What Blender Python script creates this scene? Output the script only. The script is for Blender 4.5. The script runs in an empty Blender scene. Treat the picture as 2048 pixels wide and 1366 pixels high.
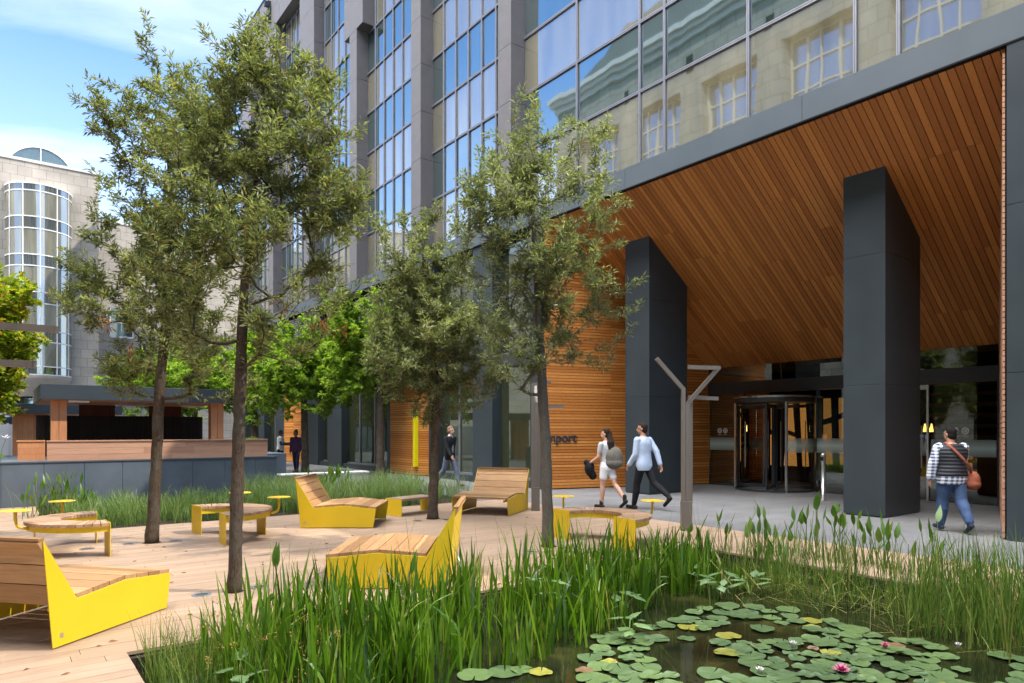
import bpy, math, random
from mathutils import Vector, Matrix, Euler

sc = bpy.context.scene
COL = sc.collection
rnd = random.Random(7)
PI = math.pi
HC = 1.65                 # eye height
F = 1365.0                # focal length in photo pixels
TH = math.atan2(1034.0, 1365.0)      # the facade recedes at this angle
CT, ST = math.cos(TH), math.sin(TH)

def W(v, u, z=0.0):
    """plaza frame (v towards the facade, u along it) to world"""
    return Vector((v*CT - u*ST, v*ST + u*CT, z))

def VU(x, y):
    return x*CT + y*ST, -x*ST + y*CT

def ground(px, py, z=0.0):
    Y = F*(HC - z)/(py - 860.0)
    return Vector(((px - 1024.0)*Y/F, Y, z))

# ------------------------------------------------------------------ mesh builder
class MB:
    def __init__(self):
        self.v, self.f, self.m = [], [], []
        self.mi = 0
    def add(self, vs, fs):
        b = len(self.v)
        self.v.extend([tuple(p) for p in vs])
        for f in fs:
            self.f.append([i+b for i in f]); self.m.append(self.mi)
    def box(self, x0, x1, y0, y1, z0, z1):
        self.hexa([(x0,y0,z0),(x1,y0,z0),(x1,y1,z0),(x0,y1,z0),(x0,y0,z1),(x1,y0,z1),(x1,y1,z1),(x0,y1,z1)])
    def hexa(self, p):
        self.add(p, [(0,3,2,1),(4,5,6,7),(0,1,5,4),(1,2,6,5),(2,3,7,6),(3,0,4,7)])
    def quad(self, a, b, c, d):
        self.add([a,b,c,d], [(0,1,2,3)])
    def prism(self, poly, off):
        """poly: 3D points counter-clockwise seen against off; extruded by off"""
        n = len(poly); o = Vector(off)
        p = [Vector(q) for q in poly]
        self.add(p + [q+o for q in p], [tuple(range(n))[::-1], tuple(range(n, 2*n))] +
                 [(i, (i+1) % n, n+(i+1) % n, n+i) for i in range(n)])
    def bar(self, a, b, w, h=None, up=(0,0,1)):
        """square bar from a to b"""
        h = w if h is None else h
        a, b = Vector(a), Vector(b); d = (b-a).normalized(); up = Vector(up)
        if abs(d.dot(up)) > .98: up = Vector((1,0,0))
        s = d.cross(up).normalized()*(w/2); t = s.cross(d).normalized()*(h/2)
        self.hexa([a-s-t, a+s-t, a+s+t, a-s+t, b-s-t, b+s-t, b+s+t, b-s+t])
    def tube(self, pts, rad, n=6, cap=True, ell=1.0):
        pts = [Vector(p) for p in pts]; k = len(pts)
        if not hasattr(rad, '__len__'): rad = [rad]*k
        b = len(self.v); ref = None
        for i in range(k):
            d = (pts[min(i+1,k-1)] - pts[max(i-1,0)])
            d = d.normalized() if d.length > 1e-9 else Vector((0,0,1))
            if ref is None:
                ref = Vector((1,0,0)) if abs(d.x) < .9 else Vector((0,1,0))
            s = (ref - d*ref.dot(d)).normalized(); ref = s; t = d.cross(s)
            for j in range(n):
                a = 2*PI*j/n
                self.v.append(tuple(pts[i] + (s*math.cos(a) + t*math.sin(a)*ell)*rad[i]))
        for i in range(k-1):
            for j in range(n):
                self.f.append([b+i*n+j, b+i*n+(j+1)%n, b+(i+1)*n+(j+1)%n, b+(i+1)*n+j]); self.m.append(self.mi)
        if cap:
            self.f.append([b+j for j in range(n)][::-1]); self.m.append(self.mi)
            self.f.append([b+(k-1)*n+j for j in range(n)]); self.m.append(self.mi)
    def lathe(self, prof, c=(0,0,0), n=20, a0=0, a1=2*PI, cap=True):
        b = len(self.v); full = abs(a1-a0-2*PI) < 1e-6; m = n if full else n+1
        for (r, z) in prof:
            for j in range(m):
                a = a0+(a1-a0)*j/n
                self.v.append((c[0]+r*math.cos(a), c[1]+r*math.sin(a), c[2]+z))
        for i in range(len(prof)-1):
            for j in range(n):
                self.f.append([b+i*m+j, b+i*m+(j+1)%m, b+(i+1)*m+(j+1)%m, b+(i+1)*m+j]); self.m.append(self.mi)
        if cap and full:
            self.f.append([b+j for j in range(m)][::-1]); self.m.append(self.mi)
            k = (len(prof)-1)*m
            self.f.append([b+k+j for j in range(m)]); self.m.append(self.mi)
    def ellipsoid(self, c, rx, ry, rz, nu=12, nv=8, rot=None):
        c = Vector(c); vs = []; fs = []
        def pt(i, j):
            th = PI*i/nv; a = 2*PI*j/nu
            p = Vector((rx*math.sin(th)*math.cos(a), ry*math.sin(th)*math.sin(a), rz*math.cos(th)))
            if rot is not None: p = rot @ p
            return c+p
        vs.append(pt(0,0))
        for i in range(1, nv):
            for j in range(nu): vs.append(pt(i,j))
        vs.append(pt(nv,0)); L = len(vs)-1
        for j in range(nu):
            fs.append((0, 1+j, 1+(j+1)%nu))
            fs.append((L, L-nu+(j+1)%nu, L-nu+j))
        for i in range(nv-2):
            for j in range(nu):
                a = 1+i*nu+j; b2 = 1+i*nu+(j+1)%nu
                fs.append((a, a+nu, b2+nu, b2))
        self.add(vs, fs)
    def capsule(self, a, b, ra, rb, n=12):
        a, b = Vector(a), Vector(b); d = b-a; L = d.length
        d = d/L if L > 1e-6 else Vector((0,0,1))
        pts, rad = [], []
        for k in range(5):
            t = PI/2*k/4
            pts.append(a - d*ra*math.cos(t)); rad.append(max(ra*math.sin(t), ra*.02))
        for k in range(5):
            t = PI/2*k/4
            pts.append(b + d*rb*math.sin(t)); rad.append(max(rb*math.cos(t), rb*.02))
        self.tube(pts, rad, n)
    def loft(self, rings, n=20):
        """rings: (z, cx, cy, rx, ry)"""
        b = len(self.v)
        for (z, cx, cy, rx, ry) in rings:
            for j in range(n):
                a = 2*PI*j/n
                self.v.append((cx+rx*math.cos(a), cy+ry*math.sin(a), z))
        for i in range(len(rings)-1):
            for j in range(n):
                self.f.append([b+i*n+j, b+i*n+(j+1)%n, b+(i+1)*n+(j+1)%n, b+(i+1)*n+j]); self.m.append(self.mi)
        self.f.append([b+j for j in range(n)][::-1]); self.m.append(self.mi)
        k = (len(rings)-1)*n
        self.f.append([b+k+j for j in range(n)]); self.m.append(self.mi)
    def mesh(self, name, mats, smooth=False):
        me = bpy.data.meshes.new(name)
        me.from_pydata(self.v, [], self.f)
        if not isinstance(mats, (list, tuple)): mats = [mats]
        for m in mats: me.materials.append(m)
        if len(mats) > 1: me.polygons.foreach_set('material_index', self.m)
        if smooth: me.polygons.foreach_set('use_smooth', [True]*len(me.polygons))
        me.update()
        return me
    def build(self, name, mats, parent=None, smooth=False, loc=None, rz=None, bevel=0):
        o = bpy.data.objects.new(name, self.mesh(name, mats, smooth))
        COL.objects.link(o)
        if parent is not None:
            o.parent = parent
            if 'off' in parent.keys(): o.location = Vector(parent['off'])
        if loc is not None: o.location = loc
        if rz is not None: o.rotation_euler = (0,0,rz)
        if bevel:
            b = o.modifiers.new('bevel', 'BEVEL'); b.width = bevel; b.segments = 2; b.limit_method = 'ANGLE'
        return o

def tag(o, label=None, cat=None, group=None, kind=None):
    if label: o['label'] = label
    if cat: o['category'] = cat
    if group: o['group'] = group
    if kind: o['kind'] = kind
    return o

def empty(name, loc=(0,0,0), rz=0.0, label=None, cat=None, group=None):
    o = bpy.data.objects.new(name, None); COL.objects.link(o)
    o.empty_display_size = .2
    o.location = loc; o.rotation_euler = (0,0,rz)
    return tag(o, label, cat, group)

def plaza_root(name, v, u, label, cat, group=None):
    """an Empty turned to the plaza frame at (v,u); its children are written in absolute plaza coordinates"""
    o = empty(name, W(v,u), TH, label, cat, group)
    o['off'] = (-v, -u, 0.0)
    return o

def dup(root, loc=None, rz=None, label=None, group=None):
    def cp(o, parent):
        c = o.copy(); COL.objects.link(c)
        if parent is not None: c.parent = parent
        for ch in list(o.children): cp(ch, c)
        return c
    r = cp(root, None)
    if loc is not None: r.location = loc
    if rz is not None: r.rotation_euler = (0,0,rz)
    if label: r['label'] = label
    if group: r['group'] = group
    return r

# ------------------------------------------------------------------ materials
class NT:
    def __init__(self, name):
        self.mat = bpy.data.materials.new(name); self.mat.use_nodes = True
        self.t = self.mat.node_tree; self.t.nodes.clear()
        self.out = self.n('ShaderNodeOutputMaterial')
    def n(self, kind, **kw):
        nd = self.t.nodes.new(kind)
        for k, val in kw.items():
            if k.startswith('i_'):
                key = k[2:].replace('_', ' ')
                nd.inputs[key].default_value = val
            else: setattr(nd, k, val)
        return nd
    def l(self, a, b): self.t.links.new(a, b)
    def surf(self, s): self.l(s, self.out.inputs['Surface']); return self.mat
    def bsdf(self, color=None, rough=.6, spec=.4, metal=0.0, normal=None):
        b = self.n('ShaderNodeBsdfPrincipled')
        b.inputs['Roughness'].default_value = rough
        b.inputs['Specular IOR Level'].default_value = spec
        b.inputs['Metallic'].default_value = metal
        if color is not None:
            if hasattr(color, 'is_output'): self.l(color, b.inputs['Base Color'])
            else: b.inputs['Base Color'].default_value = (*color, 1)
        if normal is not None: self.l(normal, b.inputs['Normal'])
        return b
    def coord(self, which='Object'): return self.n('ShaderNodeTexCoord').outputs[which]
    def mapping(self, vec, scale=(1,1,1), rot=(0,0,0)):
        m = self.n('ShaderNodeMapping'); m.inputs['Scale'].default_value = scale; m.inputs['Rotation'].default_value = rot
        self.l(vec, m.inputs['Vector']); return m.outputs[0]
    def noise(self, vec, scale=5, detail=4, rough=.55, out='Fac', dist=0):
        t = self.n('ShaderNodeTexNoise'); t.inputs['Scale'].default_value = scale
        t.inputs['Detail'].default_value = detail; t.inputs['Roughness'].default_value = rough; t.inputs['Distortion'].default_value = dist
        if vec is not None: self.l(vec, t.inputs['Vector'])
        return t.outputs[out]
    def ramp(self, fac, stops, interp='LINEAR'):
        r = self.n('ShaderNodeValToRGB'); e = r.color_ramp.elements; r.color_ramp.interpolation = interp
        while len(e) > 1: e.remove(e[-1])
        for i, (p, c) in enumerate(stops):
            el = e[0] if i == 0 else e.new(p)
            el.position = p; el.color = (*c, 1) if len(c) == 3 else c
        self.l(fac, r.inputs[0]); return r.outputs[0]
    def mix(self, fac, a, b, blend='MIX'):
        m = self.n('ShaderNodeMix', data_type='RGBA', blend_type=blend)
        for s, val in ((0, fac), (6, a), (7, b)):
            if hasattr(val, 'is_output'): self.l(val, m.inputs[s])
            elif s == 0: m.inputs[s].default_value = val
            else: m.inputs[s].default_value = (*val, 1)
        return m.outputs[2]
    def math(self, op, a, b=None):
        m = self.n('ShaderNodeMath', operation=op)
        for i, val in enumerate((a, b)):
            if val is None: continue
            if hasattr(val, 'is_output'): self.l(val, m.inputs[i])
            else: m.inputs[i].default_value = val
        return m.outputs[0]
    def bump(self, h, strength=.3, dist=.01):
        b = self.n('ShaderNodeBump'); b.inputs['Strength'].default_value = strength; b.inputs['Distance'].default_value = dist
        self.l(h, b.inputs['Height']); return b.outputs[0]
    def island(self): return self.n('ShaderNodeNewGeometry').outputs['Random Per Island']
    def mixsh(self, fac, a, b):
        m = self.n('ShaderNodeMixShader')
        if hasattr(fac, 'is_output'): self.l(fac, m.inputs[0])
        else: m.inputs[0].default_value = fac
        self.l(a, m.inputs[1]); self.l(b, m.inputs[2]); return m.outputs[0]

def hsv(c, k): return tuple(min(1, x*k) for x in c)

def m_plain(name, c, rough=.6, spec=.4, metal=0.0, var=.12, nscale=6, bump=0.0):
    t = NT(name); co = t.coord()
    f = t.noise(co, nscale, 5)
    col = t.ramp(f, [(.25, hsv(c, 1-var)), (.75, hsv(c, 1+var))])
    nm = t.bump(t.noise(co, nscale*12, 3), bump, .01) if bump else None
    rf = t.n('ShaderNodeMapRange'); t.l(f, rf.inputs[0]); rf.inputs[3].default_value = rough*.85; rf.inputs[4].default_value = min(1, rough*1.15)
    b = t.bsdf(col, rough, spec, metal, nm); t.l(rf.outputs[0], b.inputs['Roughness'])
    return t.surf(b.outputs[0])

def m_wood(name, c0, c1, c2, axis='x', rough=.6, spec=.3, grain=1.0, blotch=.0):
    """boards: each board (mesh island) has its own tone, grain runs along the axis"""
    t = NT(name); co = t.coord(); isl = t.island()
    tone = t.ramp(isl, [(0, c0), (.5, c1), (1, c2)])
    s = {'x': (1.2, 16, 16), 'y': (16, 1.2, 16), 'z': (16, 16, 1.2)}[axis]
    off = t.n('ShaderNodeVectorMath', operation='ADD'); t.l(t.mapping(co, s), off.inputs[0])
    cx = t.n('ShaderNodeCombineXYZ'); k = t.math('MULTIPLY', isl, 57.0)
    for i in range(3): t.l(k, cx.inputs[i])
    t.l(cx.outputs[0], off.inputs[1])
    g = t.noise(off.outputs[0], 2.2, 6, .6, dist=.6)
    gr = t.ramp(g, [(.3, (1-.35*grain,)*3), (.55, (1,1,1)), (.8, (1+.18*grain,)*3)])
    col = t.mix(1.0, tone, gr, 'MULTIPLY')
    if blotch:
        bl = t.noise(co, .9, 5, .6)
        col = t.mix(t.ramp(bl, [(.4, (0,0,0)), (.7, (blotch,)*3)]), col, t.mix(1.0, col, (.72,.74,.78), 'MULTIPLY'))
    b = t.bsdf(col, rough, spec, 0, t.bump(g, .25, .004))
    return t.surf(b.outputs[0])

def m_leaf(name, stops, trans=.35, rough=.45, spec=.4):
    t = NT(name)
    col = t.ramp(t.island(), stops)
    b = t.bsdf(col, rough, spec)
    tr = t.n('ShaderNodeBsdfTranslucent')
    t.l(t.mix(1.0, col, (1.25,1.3,.55), 'MULTIPLY'), tr.inputs['Color'])
    return t.surf(t.mixsh(trans, b.outputs[0], tr.outputs[0]))

def m_glass_opaque(name, back, refl=(.86,.93,.95), fac=.6, wave=.02, edge=.5):
    """window pane of a lit-less room: mirror reflection over the dim room or blind behind it"""
    t = NT(name); co = t.coord()
    nm = t.bump(t.noise(t.mapping(co, (1,1.1,.45)), .55, 2), wave, .35)
    g = t.n('ShaderNodeBsdfGlossy'); g.inputs['Roughness'].default_value = .025; g.inputs['Color'].default_value = (*refl, 1)
    t.l(nm, g.inputs['Normal'])
    d = t.n('ShaderNodeBsdfDiffuse')
    f = t.noise(t.mapping(co, (1,1,.15)), 2.0, 3)
    t.l(t.ramp(f, [(.3, hsv(back,.7)), (.7, hsv(back,1.2))]), d.inputs['Color'])
    lw = t.n('ShaderNodeLayerWeight'); lw.inputs['Blend'].default_value = edge
    fr = t.n('ShaderNodeMapRange'); t.l(lw.outputs['Fresnel'], fr.inputs[0]); fr.inputs[3].default_value = fac; fr.inputs[4].default_value = 1.0
    return t.surf(t.mixsh(fr.outputs[0], d.outputs[0], g.outputs[0]))

def m_glass_clear(name, tint=(.7,.75,.72), fac=.12):
    t = NT(name)
    tr = t.n('ShaderNodeBsdfTransparent'); tr.inputs['Color'].default_value = (*tint, 1)
    g = t.n('ShaderNodeBsdfGlossy'); g.inputs['Roughness'].default_value = .01; g.inputs['Color'].default_value = (.9,.95,.95,1)
    lw = t.n('ShaderNodeLayerWeight'); lw.inputs['Blend'].default_value = .35
    fr = t.n('ShaderNodeMapRange'); t.l(lw.outputs['Fresnel'], fr.inputs[0]); fr.inputs[3].default_value = fac; fr.inputs[4].default_value = .9
    return t.surf(t.mixsh(fr.outputs[0], tr.outputs[0], g.outputs[0]))

def m_emit(name, c, s):
    t = NT(name); e = t.n('ShaderNodeEmission'); e.inputs[0].default_value = (*c,1); e.inputs[1].default_value = s
    return t.surf(e.outputs[0])

def m_blocks(name, c, bw, bh, plane='xz', mortar=.012, dark=.55, var=.12, offset=.5):
    t = NT(name); co = t.coord(); sp = t.n('ShaderNodeSeparateXYZ'); t.l(co, sp.inputs[0])
    cb = t.n('ShaderNodeCombineXYZ')
    a, b2 = {'xz': (0,2), 'yz': (1,2), 'xy': (0,1)}[plane]
    t.l(sp.outputs[a], cb.inputs[0]); t.l(sp.outputs[b2], cb.inputs[1])
    br = t.n('ShaderNodeTexBrick'); t.l(cb.outputs[0], br.inputs['Vector'])
    br.inputs['Scale'].default_value = 1.0; br.inputs['Brick Width'].default_value = bw; br.inputs['Row Height'].default_value = bh
    br.inputs['Mortar Size'].default_value = mortar; br.inputs['Mortar Smooth'].default_value = .1; br.inputs['Bias'].default_value = 0
    br.offset = offset
    br.inputs['Color1'].default_value = (*hsv(c,1-var),1); br.inputs['Color2'].default_value = (*hsv(c,1+var),1)
    br.inputs['Mortar'].default_value = (*hsv(c,dark),1)
    n1 = t.noise(co, 1.3, 6, .65)
    col = t.mix(1.0, br.outputs['Color'], t.ramp(n1, [(.25,(.8,.8,.8)),(.75,(1.12,1.12,1.12))]), 'MULTIPLY')
    n2 = t.noise(co, 40, 3)
    col = t.mix(1.0, col, t.ramp(n2, [(.3,(.93,.93,.93)),(.7,(1.06,1.06,1.06))]), 'MULTIPLY')
    bb = t.bsdf(col, .75, .3, 0, t.bump(br.outputs['Fac'], -.4, .01))
    return t.surf(bb.outputs[0])

M = {}
M['deck'] = m_wood('deck_wood', (.335,.228,.148), (.365,.250,.165), (.405,.280,.190), 'x', .6, .3, .5, .45)
M['soffit'] = m_wood('soffit_wood', (.37,.135,.032), (.47,.185,.047), (.62,.265,.07), 'x', .5, .3, .5)
M['slat'] = m_wood('slat_wood', (.46,.155,.030), (.58,.215,.046), (.70,.29,.07), 'x', .5, .3, .55)
M['slaty'] = m_wood('slat_wood_along', (.46,.155,.030), (.58,.215,.046), (.70,.29,.07), 'y', .5, .3, .55)
M['bench_wood'] = m_wood('bench_wood', (.27,.14,.055), (.37,.20,.085), (.48,.275,.125), 'y', .6, .3, .8, .2)
M['ring_wood'] = m_wood('ring_wood', (.36,.21,.12), (.42,.26,.15), (.50,.32,.20), 'x', .6, .3, .5, .4)
M['pav_wood'] = m_wood('pavilion_wood', (.46,.18,.07), (.54,.22,.09), (.60,.26,.11), 'z', .6, .3, .5)
M['parapet'] = m_wood('parapet_wood', (.42,.22,.135), (.47,.25,.16), (.54,.30,.19), 'x', .6, .3, .5)
M['redwood'] = m_wood('red_brown_wood', (.11,.022,.01), (.14,.028,.012), (.17,.035,.016), 'z', .55, .3, .5)
M['darkwood'] = m_wood('dark_wood', (.022,.014,.012), (.028,.018,.015), (.034,.022,.018), 'z', .7, .2, .5)
M['metal'] = m_plain('slate_metal_panel', (.030,.039,.045), .42, .4, 0, .16, 1.2)
M['metal_skylit'] = m_plain('slate_metal_skylit', (.082,.100,.115), .45, .4, 0, .08, 1.2)  # the panels' metal, lightened in its colour for sky light on the fascia
M['black'] = m_plain('black_void', (.006,.006,.007), .8, .2)
M['granite'] = m_plain('grey_granite', (.135,.126,.13), .6, .35, 0, .1, 3.0, .05)
M['alu'] = m_plain('window_frame_metal', (.30,.30,.34), .35, .5, .5, .05)
M['alu_dark'] = m_plain('dark_frame_metal', (.03,.035,.04), .4, .5, 0, .05)
M['steel'] = m_plain('brushed_steel', (.55,.55,.55), .3, .5, .9, .06, 20)
M['yellow'] = m_plain('yellow_paint', (.70,.47,.016), .45, .4, 0, .05, 2.0, .01)
M['sign_yellow'] = m_plain('yellow_sign_paint', (.86,.78,.01), .4, .4, 0, .02)
M['lamp'] = m_plain('bronze_lamp_paint', (.165,.140,.115), .45, .4, .2, .06)
M['white'] = m_plain('white_paint', (.8,.8,.78), .5, .4, 0, .04)
M['stone'] = m_blocks('cream_stone_blocks', (.43,.385,.33), 0.68, .54, 'xz', .014, .62, .08)
M['stone_y'] = m_blocks('cream_stone_blocks_side', (.56,.50,.43), 1.15, .82, 'yz', .016, .6, .07)
M['stone_plain'] = m_plain('cream_stone', (.43,.38,.325), .75, .3, 0, .08, 3)
M['coping'] = m_plain('pale_stone_coping', (.62,.6,.57), .7, .3, 0, .06, 3)
M['slate_roof'] = m_plain('dark_slate_roof', (.07,.08,.075), .7, .3, 0, .15, 4)
M['paving'] = m_blocks('grey_granite_paving', (.15,.148,.148), .9, .45, 'xy', .006, .7, .10)
M['planter'] = m_plain('slate_planter_panel', (.10,.12,.142), .6, .3, 0, .22, 1.6)
M['soil'] = m_plain('dark_soil', (.035,.027,.018), .9, .2, 0, .3, 9, .3)
M['g_cream'] = m_glass_opaque('pane_cream_blind', (.25,.215,.125), (.74,.82,.88), fac=.50)
M['g_green'] = m_glass_opaque('pane_green_spandrel', (.04,.065,.05), (.72,.82,.86), fac=.55)
M['g_dark'] = m_glass_opaque('pane_dark_room', (.035,.04,.02), (.75,.85,.8), .14, .015, .42)
M['g_blue'] = m_glass_opaque('pane_blue_sky', (.07,.10,.12), (.55,.68,.8), .32, .02)
M['g_sky'] = m_glass_opaque('pane_sky_tint', (.07,.11,.15), (.55,.66,.78), .38, .03)
M['beige'] = m_plain('beige_paint', (.50,.45,.36), .5, .4, 0, .05)
M['g_curve'] = m_glass_opaque('pane_curved', (.25,.235,.165), (.95,.96,.95), .22, .06)
M['g_curve_d'] = m_glass_opaque('pane_curved_dark', (.07,.075,.065), (.95,.96,.95), .22, .06)
M['g_clear'] = m_glass_clear('clear_entrance_glass', (.66,.70,.66), .10)
M['frost'] = None
def _frost():
    t = NT('frosted_band')
    sp = t.n('ShaderNodeSeparateXYZ'); t.l(t.coord(), sp.inputs[0])
    a = t.math('ABSOLUTE', t.math('SUBTRACT', sp.outputs[2], 1.24))
    f = t.n('ShaderNodeMapRange'); t.l(a, f.inputs[0]); f.inputs[1].default_value = 0; f.inputs[2].default_value = .19
    f.inputs[3].default_value = .95; f.inputs[4].default_value = .35
    d = t.n('ShaderNodeBsdfDiffuse'); d.inputs[0].default_value = (.62,.78,.75,1)
    tl = t.n('ShaderNodeBsdfTranslucent'); tl.inputs[0].default_value = (.62,.78,.75,1)
    tr = t.n('ShaderNodeBsdfTransparent')
    return t.surf(t.mixsh(f.outputs[0], tr.outputs[0], t.mixsh(.35, d.outputs[0], tl.outputs[0])))
M['frost'] = _frost()
def _amber():
    t = NT('backlit_amber_panel'); co = t.coord()
    f = t.noise(t.mapping(co, (1,40,40)), 1.0, 2)
    e = t.n('ShaderNodeEmission'); t.l(t.ramp(f, [(.3,(.50,.19,.04)),(.7,(.80,.36,.09))]), e.inputs[0]); e.inputs[1].default_value = .36
    return t.surf(e.outputs[0])
M['amber'] = _amber()
M['glow'] = m_emit('lamp_glow', (1,.6,.12), 3.0)
def _bark(name, c0, c1):
    t = NT(name); co = t.coord()
    n = t.noise(t.mapping(co, (14,14,4)), 4, 7, .75, dist=.7)
    n2 = t.noise(co, 5, 4)
    col = t.mix(t.ramp(n2,[(.45,(0,0,0)),(.75,(.6,.6,.6))]), t.ramp(n, [(.3, c0), (.7, c1)]), (.17,.16,.13))
    return t.surf(t.bsdf(col, .85, .2, 0, t.bump(n, 1.0, .03)).outputs[0])
M['bark'] = _bark('oak_bark', (.028,.019,.013), (.16,.115,.078))
M['bark_grey'] = _bark('grey_bark', (.08,.068,.055), (.19,.165,.135))
M['oak_leaf'] = m_leaf('olive_oak_leaf', [(0,(.11,.135,.055)),(.35,(.17,.195,.085)),(.7,(.23,.25,.115)),(.92,(.31,.325,.15)),(.98,(.35,.34,.16)),(.995,(.30,.14,.05))], .5, .38, .55)
M['silver_leaf'] = m_leaf('silver_oak_leaf', [(0,(.115,.14,.07)),(.35,(.175,.20,.105)),(.7,(.24,.265,.14)),(.92,(.32,.34,.19)),(.99,(.36,.36,.20)),(.997,(.28,.14,.05))], .48, .36, .6)
M['maple_leaf'] = m_leaf('bright_maple_leaf', [(0,(.16,.25,.03)),(.5,(.25,.37,.05)),(1,(.36,.48,.085))], .55, .5, .35)
M['yellow_leaf'] = m_leaf('yellow_green_leaf', [(0,(.16,.24,.02)),(.6,(.32,.40,.03)),(.88,(.50,.48,.04)),(1,(.60,.30,.03))], .5, .5, .35)
M['iris'] = m_leaf('iris_blade', [(0,(.030,.070,.007)),(.4,(.075,.165,.010)),(.75,(.13,.245,.016)),(.94,(.20,.32,.035)),(.985,(.24,.32,.05)),(1,(.40,.31,.12))], .48, .28, .6)
M['rush'] = m_leaf('rush_stem', [(0,(.06,.115,.018)),(.55,(.13,.22,.034)),(.88,(.23,.30,.06)),(.97,(.34,.30,.09)),(1,(.40,.27,.11))], .34, .45, .4)
M['fount'] = m_leaf('fountain_grass', [(0,(.09,.16,.035)),(.6,(.16,.25,.075)),(.95,(.26,.33,.14)),(1,(.38,.37,.20))], .4, .5, .35)
M['spear'] = m_leaf('spear_leaf', [(0,(.055,.13,.015)),(.6,(.10,.20,.03)),(.93,(.17,.25,.045)),(1,(.36,.30,.05))], .45, .35, .45)
M['pale_leaf'] = m_leaf('pale_broad_leaf', [(0,(.11,.19,.06)),(1,(.20,.30,.13))], .3, .35, .5)
M['seed'] = m_plain('brown_seed_head', (.33,.17,.06), .8, .2)
def _pad(name, c, c2):
    t = NT(name); co = t.coord(); inf = t.n('ShaderNodeObjectInfo')
    n = t.noise(co, 9, 5, .6)
    col = t.ramp(n, [(.3, c), (.62, hsv(c,1.25)), (.8, c2)])
    col = t.mix(1.0, col, t.ramp(inf.outputs['Random'], [(0,(.75,.78,.8)),(1,(1.2,1.15,1.0))]), 'MULTIPLY')
    return t.surf(t.bsdf(col, .38, .5, 0, t.bump(n, .15, .01)).outputs[0])
M['pad'] = _pad('green_lily_pad', (.075,.118,.044), (.125,.155,.07))
M['pad_y'] = _pad('yellowed_lily_pad', (.21,.20,.035), (.15,.18,.05))
M['pad_r'] = _pad('reddish_lily_pad', (.17,.10,.05), (.22,.16,.07))
M['pink'] = m_plain('pink_petal', (.62,.16,.27), .5, .4)
M['petal'] = m_plain('white_petal', (.8,.74,.72), .5, .4)
M['uplight'] = m_plain('uplight_glass', (.07,.072,.072), .65, .15)
def _water():
    t = NT('dark_pond_water'); co = t.coord()
    n = t.noise(co, 1.6, 5, .65)
    col = t.ramp(n, [(.35,(.006,.007,.004)), (.55,(.018,.020,.007)), (.72,(.055,.050,.014))])
    nm = t.bump(t.noise(co, 3.0, 2), .035, .05)
    b = t.bsdf(col, .03, .5, 0, nm)
    return t.surf(b.outputs[0])
M['water'] = _water()
# ================================================================== ground, deck, pond
PU, PV0, PV1 = 5.67, .78, 7.9            # pond: u below PU, v between PV0 and PV1
PEND = -9.0
DU, DV = 13.2, 9.7                       # deck edges
WZ = -.13                                # water level

def sheet(name, rects, z, mat, kind='structure'):
    b = MB()
    for (a, c, d, e) in rects: b.quad((a,d,z), (c,d,z), (c,e,z), (a,e,z))
    return tag(b.build(name, mat, loc=(0,0,0), rz=TH), kind=kind)

sheet('ground', [(-300,-6,-300,300), (-6,PV0,-300,300), (PV1,300,-300,300), (PV0,PV1,PU,300), (PV0,PV1,-300,PEND)], -.05, m_plain('far_paving', (.22,.215,.21), .8, .2))
sheet('paving', [(DV+.005,30,-12,60), (-8,DV+.005,18,60), (9.0,DV+.005,DU+.02,18.0)], 0.0, M['paving'])
b = MB()
for k in range(400):
    u0 = -9.0 + k*.142
    u1 = u0+.1392
    if u1 > 18: break
    if u1 <= PU: iv = [(-8, PV0), (PV1, DV)]
    elif u0 < PU: iv = [(-8, PV0), (PV1, DV)]
    elif u1 <= DU: iv = [(-8, DV)]
    else: iv = [(-8, .7)]
    for (a, c) in iv:
        s = a - rnd.uniform(0, 2.5)
        while s < c:
            e = s + rnd.choice((2.4, 3.0, 3.6))
            x0, x1 = max(s, a), min(e, c)
            if x1-x0 > .02: b.box(x0+.002, x1-.002, u0, u1, -.025, rnd.uniform(-.001, .001))
            s = e
tag(b.build('deck', M['deck'], loc=(0,0,0), rz=TH), kind='structure')
sheet('deck_base', [(-8,PV0-.01,-9,DU), (PV1+.01,DV,-9,PU), (PV0-.01,DV,PU+.01,DU), (-8,.7,DU,18)], -.04, M['black'])
sheet('planting_soil', [(.71,8.99,DU+.02,18.0)], -.02, M['soil'])
b = MB()      # pond lining
b.quad((PV0,PEND,-.6),(PV1,PEND,-.6),(PV1,PU,-.6),(PV0,PU,-.6))
b.box(PV0-.06,PV0,PEND,PU,-.6,-.028); b.box(PV1,PV1+.06,PEND,PU,-.6,-.028); b.box(PV0-.06,PV1+.06,PU,PU+.06,-.6,-.028)
tag(b.build('pond_bed', M['soil'], loc=(0,0,0), rz=TH), kind='structure')
sheet('pond_water', [(PV0,PV1,PEND,PU)], WZ, M['water'])

# ================================================================== office building
GV = 12.55         # glass plane
FV = 12.03         # plane of fascia and piers
B = plaza_root('office_building', FV, 20, 'tall dark grey office block with glass bays and a timber lined entrance canopy', 'building')

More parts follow.
